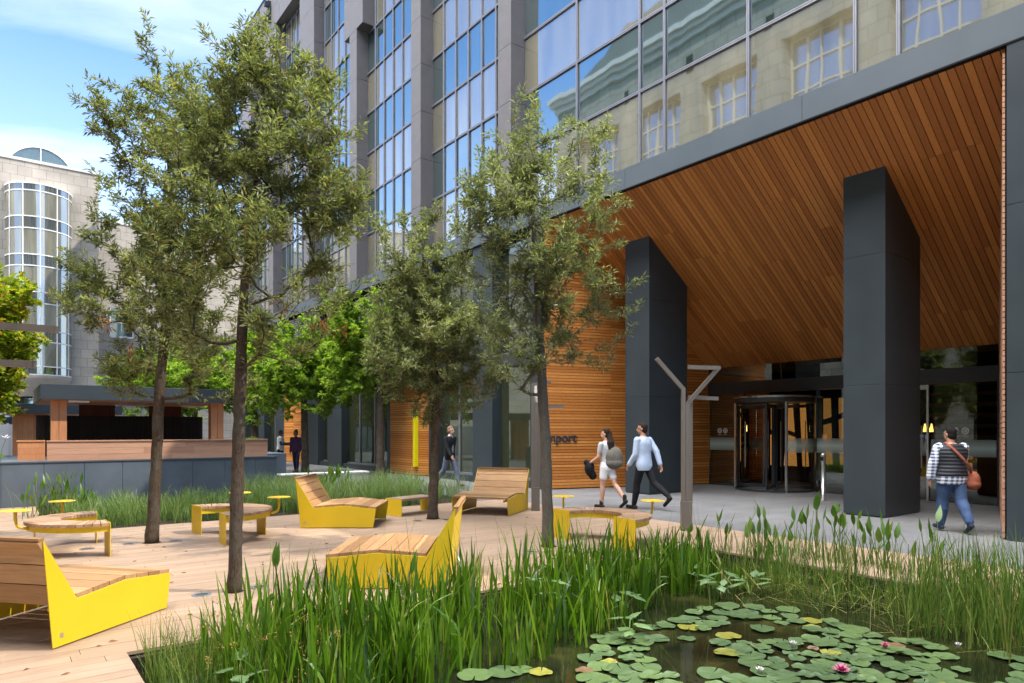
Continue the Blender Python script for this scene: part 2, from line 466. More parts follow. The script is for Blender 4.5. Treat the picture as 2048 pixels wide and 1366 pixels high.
def mullioned(root, u0, u1, zs, divs, rows, jit=.004, mats=None, gv=GV, name='window'):
    """one window unit: panes between u0..u1 at heights zs, divided at divs; rows = material index per row"""
    g = MB(); us = [u0]+[d for d in divs if u0+.05 < d < u1-.05]+[u1]
    for i in range(len(us)-1):
        for k in range(len(zs)-1):
            g.mi = rows[k]
            j = [rnd.uniform(-jit, jit) for _ in range(3)]
            g.quad((gv+j[0],us[i],zs[k]), (gv+j[0]+j[2],us[i],zs[k+1]), (gv+j[0]+j[1]+j[2],us[i+1],zs[k+1]), (gv+j[0]+j[1],us[i+1],zs[k]))
    w = g.build(name, mats or [M['g_cream'], M['g_green']], root)
    f = MB()
    for i, uu in enumerate(us):
        if i == len(us)-1: continue
        f.box(gv-.055, gv-.012, uu-.030, uu-.008, zs[0], zs[-1]); f.box(gv-.055, gv-.012, uu+.008, uu+.030, zs[0], zs[-1])
        f.box(gv-.045, gv-.011, uu-.008, uu+.008, zs[0], zs[-1])
    for k in range(len(zs)-1):
        z = zs[k]
        f.box(gv-.050, gv-.010, u0, u1, z-.034, z-.008); f.box(gv-.050, gv-.010, u0, u1, z+.008, z+.034)
        f.box(gv-.042, gv-.009, u0, u1, z-.008, z+.008)
    o = f.build('window_frame', M['alu'], None)
    o.parent = w
    return w

ZR = [7.95] + [9.89+1.685*k for k in range(0, 10)]
# --- glazing over the canopy: low block of invented, unseen roofline up to 16 m
NU = [-16.0,-14.6,-12.3,-10.0,-6.6,-4.3,-2.1,.17,.93,3.15,5.40,6.15,8.37,10.6,11.37,13.62,15.92]
HLOW = 16.0  # unseen roof height, chosen for where sunlight ends on the deck
for i in range(len(NU)-1):
    mullioned(B, NU[i], NU[i+1], [7.95, 9.89, 11.575], [], [0,1])
    if NU[i] < 5.39: mullioned(B, NU[i], NU[i+1], [11.575, 13.0], [], [0])  # roof stepped lower here, out of view, to let sun onto the slim tree
    else: mullioned(B, NU[i], NU[i+1], [11.575, 13.26, 14.945, HLOW], [], [0,1,0])
# --- tall bays between granite piers
PIER = [(15.93,16.57),(21.25,21.94),(26.62,27.33),(32.03,32.73),(37.35,38.05),(42.75,43.5)]
for i in range(5):
    u0, u1 = PIER[i][1], PIER[i+1][0]
    n = 6; divs = [u0+(u1-u0)*k/n for k in range(1, n)]
    k = 0
    while k < 9:
        z = ZR[k:k+3]
        if len(z) < 3: break
        mullioned(B, u0-.02, u1+.02, z, divs, [0,1], .003)
        k += 2
def pier(u0, u1, z0, z1, v0=FV, v1=GV+.05, h=1.685, name='granite_pier'):
    p = MB(); z = z0
    while z < z1-.05:
        e = min(z+h, z1)
        p.box(v0, v1, u0, u1, z+.006, e-.006); z = e
    p.box(v0+.02, v1, u0+.02, u1-.02, z0, z1)
    return p.build(name, M['granite'], B)
for i, (u0, u1) in enumerate(PIER):
    pier(u0, u1, 7.93, 18.41)
    lo, hi = {0:(u0-.45,u1+.55), 1:(u0-.55,u1+.55), 2:(26.04,27.88), 3:(31.4,33.3), 4:(36.86,39.0), 5:(41.4,43.5)}[i]
    pier(lo, hi, 18.41, 23.5)
p = MB()
u = 15.4
while u < 43.4:
    e = min(u+1.9, 43.5)
    p.box(FV, GV+.1, u+.005, e-.005, 23.506, 24.6); p.box(FV, GV+.1, u+.005, e-.005, 24.612, 25.7); u = e
p.box(FV+.02, GV+.1, 15.4, 43.48, 23.5, 25.68)
p.build('parapet_wall', M['granite'], B)
b = MB(); b.box(FV-.04, FV+.35, 15.4, 43.54, 25.702, 25.78); b.build('roof_coping', M['alu_dark'], B)
# wall bodies behind the glass, roofs
b = MB(); b.box(GV+.12, 30, 15.95, 43.48, 3.0, 25.6); b.build('building_core', M['granite'], B)
b = MB(); b.box(GV+.12, 30, 5.40, 15.94, 8.0, HLOW-.1); b.box(GV+.12, 30, -16.0, 5.39, 8.0, 12.95); b.build('building_core', M['black'], B)
# fascia
b = MB(); u = -16.0; segs = [-16.0,-11.1,-6.6,-2.1,2.4,6.9,11.4,15.9,20.4,24.9,29.4,33.9,38.4,43.5]
for i in range(len(segs)-1):
    b.box(FV, GV-.02, segs[i]+.004, segs[i+1]-.004, 7.43, 7.90)
b.box(FV+.012, GV-.02, -16.0, 43.48, 7.44, 7.925)
b.build('fascia', M['metal_skylit'], B)
b = MB(); b.box(FV-.012, FV+.2, -16.0, 43.5, 7.398, 7.426); b.build('fascia_drip', M['black'], B)

# --- canopy soffit of sloping boards
S0, S1 = Vector((FV+.10, 0, 7.40)), Vector((17.6, 0, 3.40))
sd = (S1-S0); SL = sd.length; sd.normalize(); sn = Vector((-sd.z, 0, sd.x)); sn = -sn if sn.z > 0 else sn
b = MB(); u = 3.3; k = 0
while u < 15.2:
    grp = (k//9) % 3
    cuts = [0] + sorted({[.36,.71],[.22,.55,.88],[.48,.83]}[grp] if False else [[.36,.71],[.22,.56,.88],[.45,.80]][grp]) + [1.0]
    w = .108
    for i in range(len(cuts)-1):
        a = S0+sd*(SL*cuts[i]+.002); c = S0+sd*(SL*cuts[i+1]-.002)
        o = sn*.022
        b.hexa([(a.x,u,a.z),(a.x,u+w,a.z),(c.x,u+w,c.z),(c.x,u,c.z),(a.x-o.x,u,a.z-o.z),(a.x-o.x,u+w,a.z-o.z),(c.x-o.x,u+w,c.z-o.z),(c.x-o.x,u,c.z-o.z)])
    u += .122; k += 1
b.build('canopy_soffit', M['soffit'], B)
b = MB(); o = -sn
a = S0+o*.03; c = S1+o*.03
b.hexa([(a.x,3.0,a.z),(a.x,15.4,a.z),(c.x,15.4,c.z),(c.x,3.0,c.z),(a.x,3.0,a.z+.3),(a.x,15.4,a.z+.3),(c.x,15.4,c.z+.3),(c.x,3.0,c.z+.3)])
b.build('soffit_backing', M['black'], B)

# --- slatted timber walls
def slat_wall(name, a, c, z0, z1, nrm, mat, pitch=.083, gap=.013, splits=(.37,), back=True, thick=.03):
    a, c = Vector((*a,0)), Vector((*c,0)); d = c-a; L = d.length; d.normalize(); n = Vector((*nrm,0)).normalized()
    s = MB(); z = z0; k = 0
    while z+pitch <= z1+.001:
        cu = [0]+[min(.95,max(.05, q+rnd.choice((0,0,0,.0)))) for q in splits]+[1]
        for i in range(len(cu)-1):
            p, q = a+d*(L*cu[i]+.002), a+d*(L*cu[i+1]-.002); o = n*thick
            s.hexa([(p.x,p.y,z),(q.x,q.y,z),(q.x+o.x,q.y+o.y,z),(p.x+o.x,p.y+o.y,z),(p.x,p.y,z+pitch-gap),(q.x,q.y,z+pitch-gap),(q.x+o.x,q.y+o.y,z+pitch-gap),(p.x+o.x,p.y+o.y,z+pitch-gap)])
        z += pitch; k += 1
    w = s.build(name, mat, B)
    if back:
        s = MB(); o = n*-.25; e = n*-.004
        p, q = a+e, c+e
        s.hexa([(p.x,p.y,z0-.02),(q.x,q.y,z0-.02),(q.x+o.x,q.y+o.y,z0-.02),(p.x+o.x,p.y+o.y,z0-.02),(p.x,p.y,z1),(q.x,q.y,z1),(q.x+o.x,q.y+o.y,z1),(p.x+o.x,p.y+o.y,z1)])
        bk = s.build('wall_backing', M['black'], None); bk.parent = w
    return w
slat_wall('timber_wall', (FV+.06,14.5), (17.38,13.0), .03, 7.40, (-.27,-.96), M['slat'], splits=(.38,.72))
slat_wall('timber_wall', (17.46,12.98), (22.0,12.9), .03, 3.4, (0,-1), M['slat'], splits=(.5,))
slat_wall('timber_wall', (FV+.06,3.70), (17.38,5.40), .03, 7.40, (-.3,.95), M['parapet'], splits=(.4,.75))
# right-hand metal wall beside the canopy
b = MB()
for (z0, z1) in ((0,2.50),(2.508,5.0),(5.008,7.395)): b.box(FV+.002, FV+.3, -16.0, 3.66, z0, z1)
b.box(FV+.02, FV+.31, -16.0, 3.65, 0, 7.39)
b.build('metal_wall', M['metal'], B)
# --- columns
def column(u0, u1, v0, v1):
    def top(v): return S0.z + (v-S0.x)*sd.z/sd.x + .03
    c = MB()
    for (z0, z1) in ((.03,2.502),(2.510,4.976)): c.box(v0, v1, u0, u1, z0, z1)
    c.hexa([(v0,u0,4.984),(v1,u0,4.984),(v1,u1,4.984),(v0,u1,4.984),(v0,u0,top(v0)),(v1,u0,top(v1)),(v1,u1,top(v1)),(v0,u1,top(v0))])
    c.box(v0+.012, v1-.012, u0+.012, u1-.012, 0, 5.2)
    c.build('canopy_column', M['metal'], B, bevel=.004)
column(5.95, 6.74, 13.25, 14.75)
column(11.72, 12.54, 13.25, 14.75)
# --- entrance screen
EV = 17.4
b = MB(); b.box(EV-.08, EV+.12, 5.42, 13.0, 2.72, 3.06); b.build('door_header', M['alu_dark'], B)
def pane(u0, u1, z0, z1, name='glass_panel', v=EV):
    g = MB(); g.box(v-.006, v+.006, u0, u1, z0, z1); return g.build(name, M['g_clear'], B)
def band(u0, u1, parent, v=EV-.012):
    g = MB(); g.quad((v,u0,1.05),(v,u0,1.43),(v,u1,1.43),(v,u1,1.05)); o = g.build('frosted_band', M['frost'], None); o.parent = parent
for (u0, u1) in ((5.45,8.2),(8.22,10.6),(10.62,13.0)): pane(u0, u1, 3.065, 3.52)
for (u0, u1) in ((11.78,12.97),(8.22,9.58),(5.46,6.80)):
    pn = pane(u0, u1, .03, 2.715); band(u0+.02, u1-.02, pn)
    f = MB(); f.box(EV-.03,EV+.03,u0-.025,u0,.0,2.715); f.box(EV-.03,EV+.03,u0,u1,0,.03); fo = f.build('panel_frame', M['alu_dark'], None); fo.parent = pn
for (u0, u1) in ((6.84,7.50),(7.53,8.18)):
    d = pane(u0, u1, .03, 2.6, 'glass_door'); band(u0+.02, u1-.02, d)
    f = MB(); f.box(EV-.03,EV+.03,u0-.012,u0+.035,.0,2.7); f.box(EV-.03,EV+.03,u1-.035,u1+.012,0,2.7); f.box(EV-.03,EV+.03,u0+.036,u1-.036,2.6,2.7)
    f.tube([(EV-.08,u0+.12,.75),(EV-.08,u0+.12,1.75)], .016, 8)
    fo = f.build('door_frame', M['steel'], None); fo.parent = d
# icons on the glass: a barred circle and a camera circle
def icons(parent, u, z, v=EV-.014):
    g = MB()
    def ring(cu, cz, r0, r1):
        for i in range(20):
            a, c = 2*PI*i/20, 2*PI*(i+1)/20
            g.quad((v,cu-r0*math.cos(a),cz+r0*math.sin(a)),(v,cu-r1*math.cos(a),cz+r1*math.sin(a)),(v,cu-r1*math.cos(c),cz+r1*math.sin(c)),(v,cu-r0*math.cos(c),cz+r0*math.sin(c)))
    for du in (0, -.20):
        ring(u+du, z, .055, .078); ring(u+du, z, .028, .040)
    g.quad((v,u+.03,z+.022),(v,u+.022,z+.03),(v,u-.03,z-.022),(v,u-.022,z-.03))
    g.quad((v,u-.18,z-.012),(v,u-.18,z+.014),(v,u-.225,z+.014),(v,u-.225,z-.012))
    for du in (0,-.2): g.quad((v,u+du+.06,z-.125),(v,u+du+.06,z-.112),(v,u+du-.06,z-.112),(v,u+du-.06,z-.125))
    o = g.build('safety_symbol', M['white'], None); o.parent = parent
icons(B.children[-1] if False else pane(12.3,12.36,1.2,1.21), 12.6, 1.63)
icons(pane(6.1,6.16,1.2,1.21), 6.28, 1.63)
# revolving door
RC = (17.25, 10.7); RR = 1.04
rd = bpy.data.objects.new('revolving_door', None); COL.objects.link(rd); rd.parent = B; rd.location = Vector(B['off'])
def sub(mb, name, mat, smooth=False):
    o = mb.build(name, mat, None, smooth); o.parent = rd; return o
g = MB()
for (a0, a1) in ((math.radians(48), math.radians(132)), (math.radians(228), math.radians(312))):
    g.lathe([(RR,.06),(RR,2.36)], (*RC,0), 16, a0, a1, False)
sub(g, 'curved_glass', M['g_clear'], True)
g = MB()
for (a0, a1) in ((math.radians(50), math.radians(130)), (math.radians(230), math.radians(310))):
    g.lathe([(RR+.008,1.05),(RR+.008,1.43)], (*RC,0), 16, a0, a1, False)
sub(g, 'frosted_band', M['frost'], True)
g = MB(); g.lathe([(.02,2.40),(RR+.02,2.40),(RR+.02,2.52),(.02,2.52)], (*RC,0), 40, cap=False); sub(g, 'drum_canopy', M['alu_dark'])
g = MB(); g.lathe([(RR+.03,2.52),(RR+.03,2.57),(.02,2.57)], (*RC,0), 40, cap=False); sub(g, 'drum_rim', M['steel'])
g = MB(); g.lathe([(RR+.02,.0),(RR+.02,.06),(RR-.03,.06)], (*RC,0), 40, cap=False); sub(g, 'drum_base', M['alu_dark'])
g = MB()
for a in (48,132,228,312):
    a = math.radians(a); g.bar((RC[0]+RR*math.cos(a),RC[1]+RR*math.sin(a),0),(RC[0]+RR*math.cos(a),RC[1]+RR*math.sin(a),2.4),.055)
sub(g, 'drum_post', M['steel'])
for a in (20,110,200,290):
    a = math.radians(a); d = Vector((math.cos(a), math.sin(a), 0)); c = Vector((*RC,0))
    g = MB()
    for r in (.05, .97): g.bar(c+d*r+Vector((0,0,.05)), c+d*r+Vector((0,0,2.36)), .05)
    for z in (.10, 2.30): g.bar(c+d*.05+Vector((0,0,z)), c+d*.97+Vector((0,0,z)), .05, .09)
    w = sub(g, 'door_leaf', M['alu_dark'])
    g = MB(); g.tube([c+d*.8+Vector((0,0,.6)), c+d*.8+Vector((0,0,1.9))], .013, 6); h = g.build('push_bar', M['steel'], None); h.parent = rd
# lobby behind the glass
b = MB(); b.box(24,24.2,2,15,0,3.6); b.box(17.5,24,2.0,2.2,0,3.6); b.box(17.55,24.2,2,15.5,3.52,3.7); b.build('lobby_wall', M['darkwood'], B)
b = MB(); b.box(20.4,20.5,9.9,12.85,0,3.5); b.build('lobby_screen', M['black'], B)
b = MB()
x = 20.36
for poly in [((12.78,.5),(12.56,.5),(12.60,1.45),(12.78,1.50)), ((12.30,.5),(11.86,.5),(11.92,1.42),(12.22,1.52)), ((12.20,1.66),(11.94,1.58),(12.02,2.62),(12.16,2.62)),
             ((12.76,1.66),(12.58,1.60),(12.56,2.62),(12.76,2.62)), ((11.66,.5),(11.46,.5),(11.58,2.62),(11.76,2.62)), ((10.98,.6),(10.70,.6),(10.74,1.86),(10.98,1.80)),
             ((10.98,1.98),(10.74,2.05),(10.76,2.62),(10.98,2.62)), ((10.46,.6),(10.08,.6),(10.08,2.12),(10.50,1.96)), ((10.50,2.14),(10.08,2.30),(10.08,2.62),(10.50,2.62)),
             ((12.7,3.10),(12.3,3.10),(12.3,3.22),(12.7,3.25)), ((12.1,3.10),(11.8,3.10),(11.8,3.17),(12.1,3.2)), ((11.65,3.10),(11.35,3.10),(11.35,3.13),(11.65,3.16))]:
    b.prism([(x,u,z) for (u,z) in poly], (.03,0,0))
b.build('backlit_panel', M['amber'], B)
b = MB(); b.box(21.0,21.6,5.6,9.2,0,1.0); b.build('reception_desk', M['pav_wood'], B)
b = MB()
for k in range(9): b.box(23.9,23.98,3,9.5,.4+k*.33,.52+k*.33)
b.build('lobby_slats', M['slaty'], B)

# --- street-level bays left of the canopy
def metal_pier(u0, u1, v0=FV+.04, v1=GV+.1, z1=7.4):
    m = MB()
    for (z0, ze) in ((.0,3.3),(3.308,7.40)): m.box(v0, v1, u0, u1, z0, min(ze, z1))
    m.box(v0+.015, v1, u0+.015, u1-.015, 0, z1)
    return m.build('metal_pier', M['metal'], B)
for (u0, u1) in ((14.52,15.08),(16.93,18.0),(20.38,20.75),(23.66,23.93),(28.28,29.86),(31.0,32.8),(35.7,37.0),(39.0,40.0),(42.7,43.5)): metal_pier(u0, u1)
def shop(u0, u1, divs=()):
    gv = FV+.36
    mullioned(B, u0, u1, [.22, 3.55], list(divs), [0], .002, [M['g_dark']], gv, 'shop_window')
    mullioned(B, u0, u1, [3.95, 5.7, 7.38], list(divs), [0,0], .002, [M['g_dark']], gv, 'mezzanine_window')
    m = MB(); m.box(FV+.16, GV+.1, u0+.002, u1-.002, 3.55, 3.93); m.build('window_band', M['alu_dark'], B)
    m = MB(); m.box(FV+.10, GV+.1, u0+.002, u1-.002, .0, .20); m.build('window_sill', M['metal'], B)
shop(15.09,16.92); shop(18.01,20.37,(19.2,)); shop(23.94,28.27,(25.57,27.0)); shop(29.87,30.99); shop(37.01,38.99,(38.0,)); shop(40.01,42.69,(41.3,))
b = MB(); b.box(GV+.1, GV+.6, 14.5, 43.5, 0, 7.4); b.build('wall_backing', M['black'], B)
slat_wall('timber_wall', (FV+.06,21.98), (FV+.06,23.64), .03, 3.6, (-1,0), M['slaty'], splits=())
slat_wall('timber_wall', (FV+.55,20.78), (FV+.06,21.97), .03, 3.6, (-.92,-.38), M['slaty'], splits=())
slat_wall('timber_wall', (FV+.06,32.83), (FV+.06,35.66), .03, 3.6, (-1,0), M['slaty'], splits=(.5,))
mullioned(B, 20.76, 23.65, [3.7,5.6,7.38], (22.2,), [0,0], .002, [M['g_dark']], FV+.36, 'mezzanine_window')
b = MB()
for k in range(34): b.box(FV+.10, FV+.28, 32.82, 35.68, 3.75+k*.105, 3.80+k*.105)
b.build('louvre', M['alu'], B)

# yellow sign blade and the letters on the timber wall
s = plaza_root('sign_blade', 12.0, 21.6, 'tall narrow bright yellow sign strip on the orange timber wall', 'sign')
b = MB(); b.box(FV-.03, FV+.14, 21.66, 21.76, .33, 2.32); b.build('blade', M['sign_yellow'], s, bevel=.006)
def text(body, size, loc, rot, name, mat, ext=.012, bold=.0):
    c = bpy.data.curves.new(name, 'FONT'); c.body = body; c.size = size; c.extrude = ext; c.offset = bold
    o = bpy.data.objects.new('tmp', c); COL.objects.link(o)
    bpy.context.view_layer.update()
    me = bpy.data.meshes.new_from_object(o.evaluated_get(bpy.context.evaluated_depsgraph_get()))
    bpy.data.objects.remove(o); me.materials.clear(); me.materials.append(mat)
    q = bpy.data.objects.new(name, me); COL.objects.link(q); q.location = loc; q.rotation_euler = rot
    return q
wd = Vector((17.38-FV-.06, 13.0-14.5, 0)); wl = wd.normalized()
wn = Vector((-.27,-.96,0)).normalized()
def on_wall(t): return Vector((FV+.06,14.5,0)) + wl*t
tpos = None
for k in range(400):           # walk along the wall to the picture column where the letters start
    q = on_wall(k*.01)+wn*.05; w = W(q.x, q.y)
    if 1024+F*w.x/w.y >= 1093: tpos = q; break
wp = W(tpos.x, tpos.y, 0); zt = HC - (884-860)*wp.y/F
wxd = W(wl.x, wl.y, 0)
tag(text('mport', .36, (wp.x, wp.y, zt), (PI/2, 0, math.atan2(wxd.y, wxd.x)), 'wall_lettering', M['alu_dark'], .012, .008),
    'dark raised letters reading mport on the orange slatted timber wall', 'lettering')
# small floodlight bracket on the parapet
b = MB(); b.box(FV-.16, FV, 37.7, 37.82, 23.9, 25.1); b.box(FV-.34, FV-.16, 37.66, 37.86, 24.0, 24.25); b.box(FV-.34,FV-.16,37.66,37.86,24.75,25.0)
o = b.build('wall_bracket', M['alu_dark'], loc=W(0,0), rz=TH); tag(o, 'small dark bracket light high on the granite parapet', 'bracket light')
# pendants in the lobby
for du, lab in ((0,'left of two small amber pendant lamps glowing deep in the lobby'), (.16,'right of two small amber pendant lamps glowing deep in the lobby')):
    pr = plaza_root('pendant_lamp', 20.0, 7.95-du, lab, 'pendant lamp', 'pendant lamps in the lobby')
    g = MB(); g.lathe([(.015,1.82),(.045,1.66),(.05,1.60)], (20.0,7.95-du,0), 12); g.build('lamp_shade', M['glow'], pr)
    g = MB(); g.tube([(20.0,7.95-du,1.82),(20.0,7.95-du,3.5)], .006, 5); g.build('cord', M['black'], pr)

# ================================================================== stone building at the end of the plaza
SB = plaza_root('stone_building', 5, 48, 'pale stone block building with a curved glass bay and fan window on its roof', 'building')
b = MB()
b.box(-30, 5.0, 48, 60, 3.9, 17.05); b.box(-30,.3,48,60,0,3.9); b.box(3.9,5.0,48,60,0,3.9); b.box(.3,3.9,48.6,60,0,3.9)
b.build('stone_wall', M['stone'], SB)
b = MB(); b.box(-30, 5.06, 47.94, 60, 17.05, 17.2); b.build('parapet_coping', M['coping'], SB)
b = MB(); n = 14     # arch infill
for i in range(n):
    a0, a1 = PI*i/n, PI*(i+1)/n
    c, r = 2.1, 1.8
    b.hexa([(c-r*math.cos(a0),47.98,2.1+r*math.sin(a0)),(c-r*math.cos(a1),47.98,2.1+r*math.sin(a1)),(c-r*math.cos(a1),47.98,3.95),(c-r*math.cos(a0),47.98,3.95),
            (c-r*math.cos(a0),48.6,2.1+r*math.sin(a0)),(c-r*math.cos(a1),48.6,2.1+r*math.sin(a1)),(c-r*math.cos(a1),48.6,3.95),(c-r*math.cos(a0),48.6,3.95)])
b.build('arch', M['stone_plain'], SB)
b = MB(); b.box(.3,3.9,48.5,48.55,0,3.9); w = b.build('arch_window', M['g_blue'], SB)
b = MB()
for x in (.3,1.2,2.1,3.0,3.86): b.box(x,x+.06,48.44,48.5,0,3.9)
b.box(.3,3.9,48.45,48.49,2.0,2.06); o = b.build('window_frame', M['alu_dark'], None); o.parent = w
bay = bpy.data.objects.new('curved_bay', None); COL.objects.link(bay); bay.parent = SB; bay.location = Vector(SB['off'])
CB = (2.03, 48.1); BR = 1.58
zs = [4.76,5.22,6.6,7.24,8.76,9.39,10.85,11.48,12.94,13.6,15.05,15.45]
g = MB()
for i in range(len(zs)-1):
    g.mi = 1 if (i % 2 == 0) else 0
    g.lathe([(BR,zs[i]),(BR,zs[i+1])], (*CB,0), 24, PI, 2*PI, False)
o = g.build('curved_glass', [M['g_curve'], M['g_curve_d']], None, True); o.parent = bay
g = MB()
for z in zs: g.lathe([(BR-.02,z-.03),(BR+.03,z-.03),(BR+.03,z+.03),(BR-.02,z+.03)], (*CB,0), 24, PI, 2*PI, False)
for k in range(7):
    a = PI+PI*k/6; d = Vector((math.cos(a), math.sin(a), 0)); c = Vector((*CB,0))
    g.bar(c+d*(BR+.01)+Vector((0,0,zs[0])), c+d*(BR+.01)+Vector((0,0,zs[-1])), .05, .05, d)
o = g.build('bay_frame', M['white'], None); o.parent = bay
g = MB(); g.lathe([(.3,15.47),(BR+.02,15.47),(BR+.02,15.52),(.3,15.6)], (*CB,0), 24, PI, 2*PI, False); o = g.build('bay_cap', M['coping'], None); o.parent = bay
g = MB(); g.lathe([(1.0,3.55),(1.25,3.9),(BR,4.5),(BR+.05,4.6),(BR+.05,4.73)], (*CB,0), 24, PI, 2*PI, False); o = g.build('corbel', M['stone_plain'], None, True); o.parent = bay
g = MB(); n = 24; c = (2.2, 17.0); r = 1.68
for i in range(n):
    a0, a1 = PI*i/n, PI*(i+1)/n
    g.hexa([(c[0],50,c[1]),(c[0]-r*math.cos(a0),50,c[1]+r*math.sin(a0)),(c[0]-r*math.cos(a1),50,c[1]+r*math.sin(a1)),(c[0],50,c[1]+.01),
            (c[0],54,c[1]),(c[0]-r*math.cos(a0),54,c[1]+r*math.sin(a0)),(c[0]-r*math.cos(a1),54,c[1]+r*math.sin(a1)),(c[0],54,c[1]+.01)])
fw = g.build('fan_window', m_plain('fan_window_glass', (.10,.15,.18), .25, .3), SB)
g = MB()
for a in (20,90,160):
    a = math.radians(a); g.bar((c[0],49.97,c[1]),(c[0]+(r-.02)*math.cos(a),49.97,c[1]+(r-.02)*math.sin(a)),.05)
for i in range(n):
    a0, a1 = PI*i/n, PI*(i+1)/n
    g.bar((c[0]-r*math.cos(a0),49.97,c[1]+r*math.sin(a0)),(c[0]-r*math.cos(a1),49.97,c[1]+r*math.sin(a1)),.05)
o = g.build('window_frame', M['white'], None); o.parent = fw
# setback stone building to the right of it
S2 = plaza_root('stone_building', 8, 54, 'lower pale stone building set back behind the tree crowns', 'building')
b = MB(); b.box(5.05, 20, 53, 64, 0, 15.6); b.build('stone_wall', M['stone'], S2)
b = MB(); b.box(5.05, 20.05, 52.95, 64, 15.6, 15.75); b.build('parapet_coping', M['coping'], S2)
for z in (4.2,8.0):
    for x in (6.2,9.4):
        g = MB(); g.box(x,x+1.3,52.93,52.99,z,z+1.9); w = g.build('window', M['g_dark'], S2)
        f = MB(); f.box(x-.06,x,52.9,52.99,z-.06,z+1.96); f.box(x+1.3,x+1.36,52.9,52.99,z-.06,z+1.96); f.box(x+.62,x+.68,52.9,52.93,z,z+1.9); f.box(x,x+1.3,52.9,52.93,z+.9,z+.95); f.box(x-.001,x+1.301,52.88,52.99,z-.12,z-.001)
        o = f.build('window_frame', M['white'], None); o.parent = w
# building across the plaza, seen mirrored in the glass over the canopy
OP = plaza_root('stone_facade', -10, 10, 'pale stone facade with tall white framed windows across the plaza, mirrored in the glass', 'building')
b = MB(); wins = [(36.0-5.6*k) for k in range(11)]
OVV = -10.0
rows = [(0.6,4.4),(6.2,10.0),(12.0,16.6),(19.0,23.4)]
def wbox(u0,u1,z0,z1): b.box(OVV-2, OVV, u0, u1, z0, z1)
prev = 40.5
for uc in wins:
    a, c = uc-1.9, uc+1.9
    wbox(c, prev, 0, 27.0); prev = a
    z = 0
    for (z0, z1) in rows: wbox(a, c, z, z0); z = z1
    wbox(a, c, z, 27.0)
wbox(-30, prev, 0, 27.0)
b.build('stone_wall', m_blocks('shaded_stone_blocks', (.245,.235,.20), 1.15, .82, 'yz', .02, .5, .09), OP)  # stone darkened in its colour to look shaded although the sun strikes it
b = MB(); b.box(OVV-2, OVV+.75, -30, 41.0, 27.0, 27.35); b.box(OVV-2, OVV+.5, -30, 40.8, 26.7, 26.99); b.box(OVV-2, OVV+.22, -30, 40.6, 26.3, 26.69); b.build('cornice', m_plain('weathered_cornice', (.45,.45,.42), .7, .3), OP)
b = MB(); b.hexa([(OVV-2,-30,27.36),(OVV+.2,-30,27.36),(OVV+.2,38.5,27.36),(OVV-2,38.5,27.36),(OVV-2.4,-30,31),(OVV-1.4,-30,31),(OVV-1.4,34,31),(OVV-2.4,34,31)]); b.build('mansard_roof', M['slate_roof'], OP)
b = MB()
for uc in wins: b.box(OVV+.002, OVV+.02, uc+2.5, uc+3.1, 24.4, 25.3)
b.build('vent_opening', M['black'], OP)
for uc in wins:
    for (z0, z1) in rows[2:] if uc < 38 else rows:
        g = MB(); g.box(OVV-.75, OVV-.7, uc-1.9, uc+1.9, z0, z1); w = g.build('window', M['g_sky'], OP)
        f = MB()
        for k in range(5): f.box(OVV-.7, OVV-.6, uc-1.9+k*.925, uc-1.9+k*.925+.1, z0, z1)
        for k in range(4): f.box(OVV-.69, OVV-.62, uc-1.89, uc+1.89, z0+(z1-z0)*k/3.05, z0+(z1-z0)*k/3.05+.1)
        o = f.build('window_frame', M['beige'], None); o.parent = w
b = MB(); b.box(OVV-1.9, OVV-.8, -30, 40.4, 0, 26.9); b.build('building_core', M['black'], OP)

# ================================================================== timber stage pavilion, planter walls
PW = plaza_root('planter_wall', 0, 18, 'low slate blue planter wall of tall panels behind the grass bed', 'wall')
b = MB(); x = 5.9
b.box(5.3-.0,5.9,18.0,18.6,0,.935) if False else None
cuts = [5.9,5.35,4.6,3.85,3.1,2.35,1.6,.85,.1,-.65,-1.4,-2.2,-3.0,-4,-5,-6,-7,-8]
for i in range(len(cuts)-1): b.box(cuts[i+1]+.004, cuts[i]-.004, 18.0, 18.06, 0, .935)
for k in range(4): b.box(5.84, 5.9, 18.07+k*.7, 18.07+k*.7+.69, 0, .935)
b.box(-8, 5.83, 18.065, 24, 0, .925)
b.build('panels', M['planter'], PW)
b = MB(); b.box(-8, 5.92, 17.98, 18.4, .937, .965); b.build('coping', M['metal_skylit'], PW)
b = plaza_root('planter_box', 6.2, 20.4, 'short slate grey planter box beside the end of the planter wall', 'planter')
m = MB(); m.box(5.95, 6.93, 20.3, 22.5, 0, .96); m.build('box', M['planter'], b, bevel=.01)
PV = plaza_root('stage_pavilion', 3, 20, 'timber stage pavilion with a flat slate grey roof and low plank parapet', 'pavilion')
b = MB(); b.box(.87,5.25,20.0,24,2.40,2.77); b.build('roof', M['metal'], PV, bevel=.006)
b = MB(); b.box(.9,5.22,20.03,23.97,2.385,2.398); b.build('roof_soffit', M['pav_wood'], PV)
for (a, c) in ((1.1,1.43),(4.82,5.15)):
    m = MB(); m.box(a,(a+c)/2-.004,20.3,20.62,.93,2.384); m.box((a+c)/2+.004,c,20.3,20.62,.93,2.384); m.build('post', M['pav_wood'], PV)
b = MB()
x = .9
while x < 5.15: b.box(x, x+.048, 22.9, 22.95, .93, 2.06); x += .055
b.box(.9,5.18,22.955,23.0,.93,2.05); b.build('back_wall', M['darkwood'], PV)
for (a, c) in ((1.95,2.87),(3.78,4.71)):
    m = MB(); x = a
    while x < c-.05: m.box(x, x+.088, 23.5, 23.56, 2.0, 2.384); x += .092
    m.build('hanging_panel', M['redwood'], PV)
b = MB(); z = .967
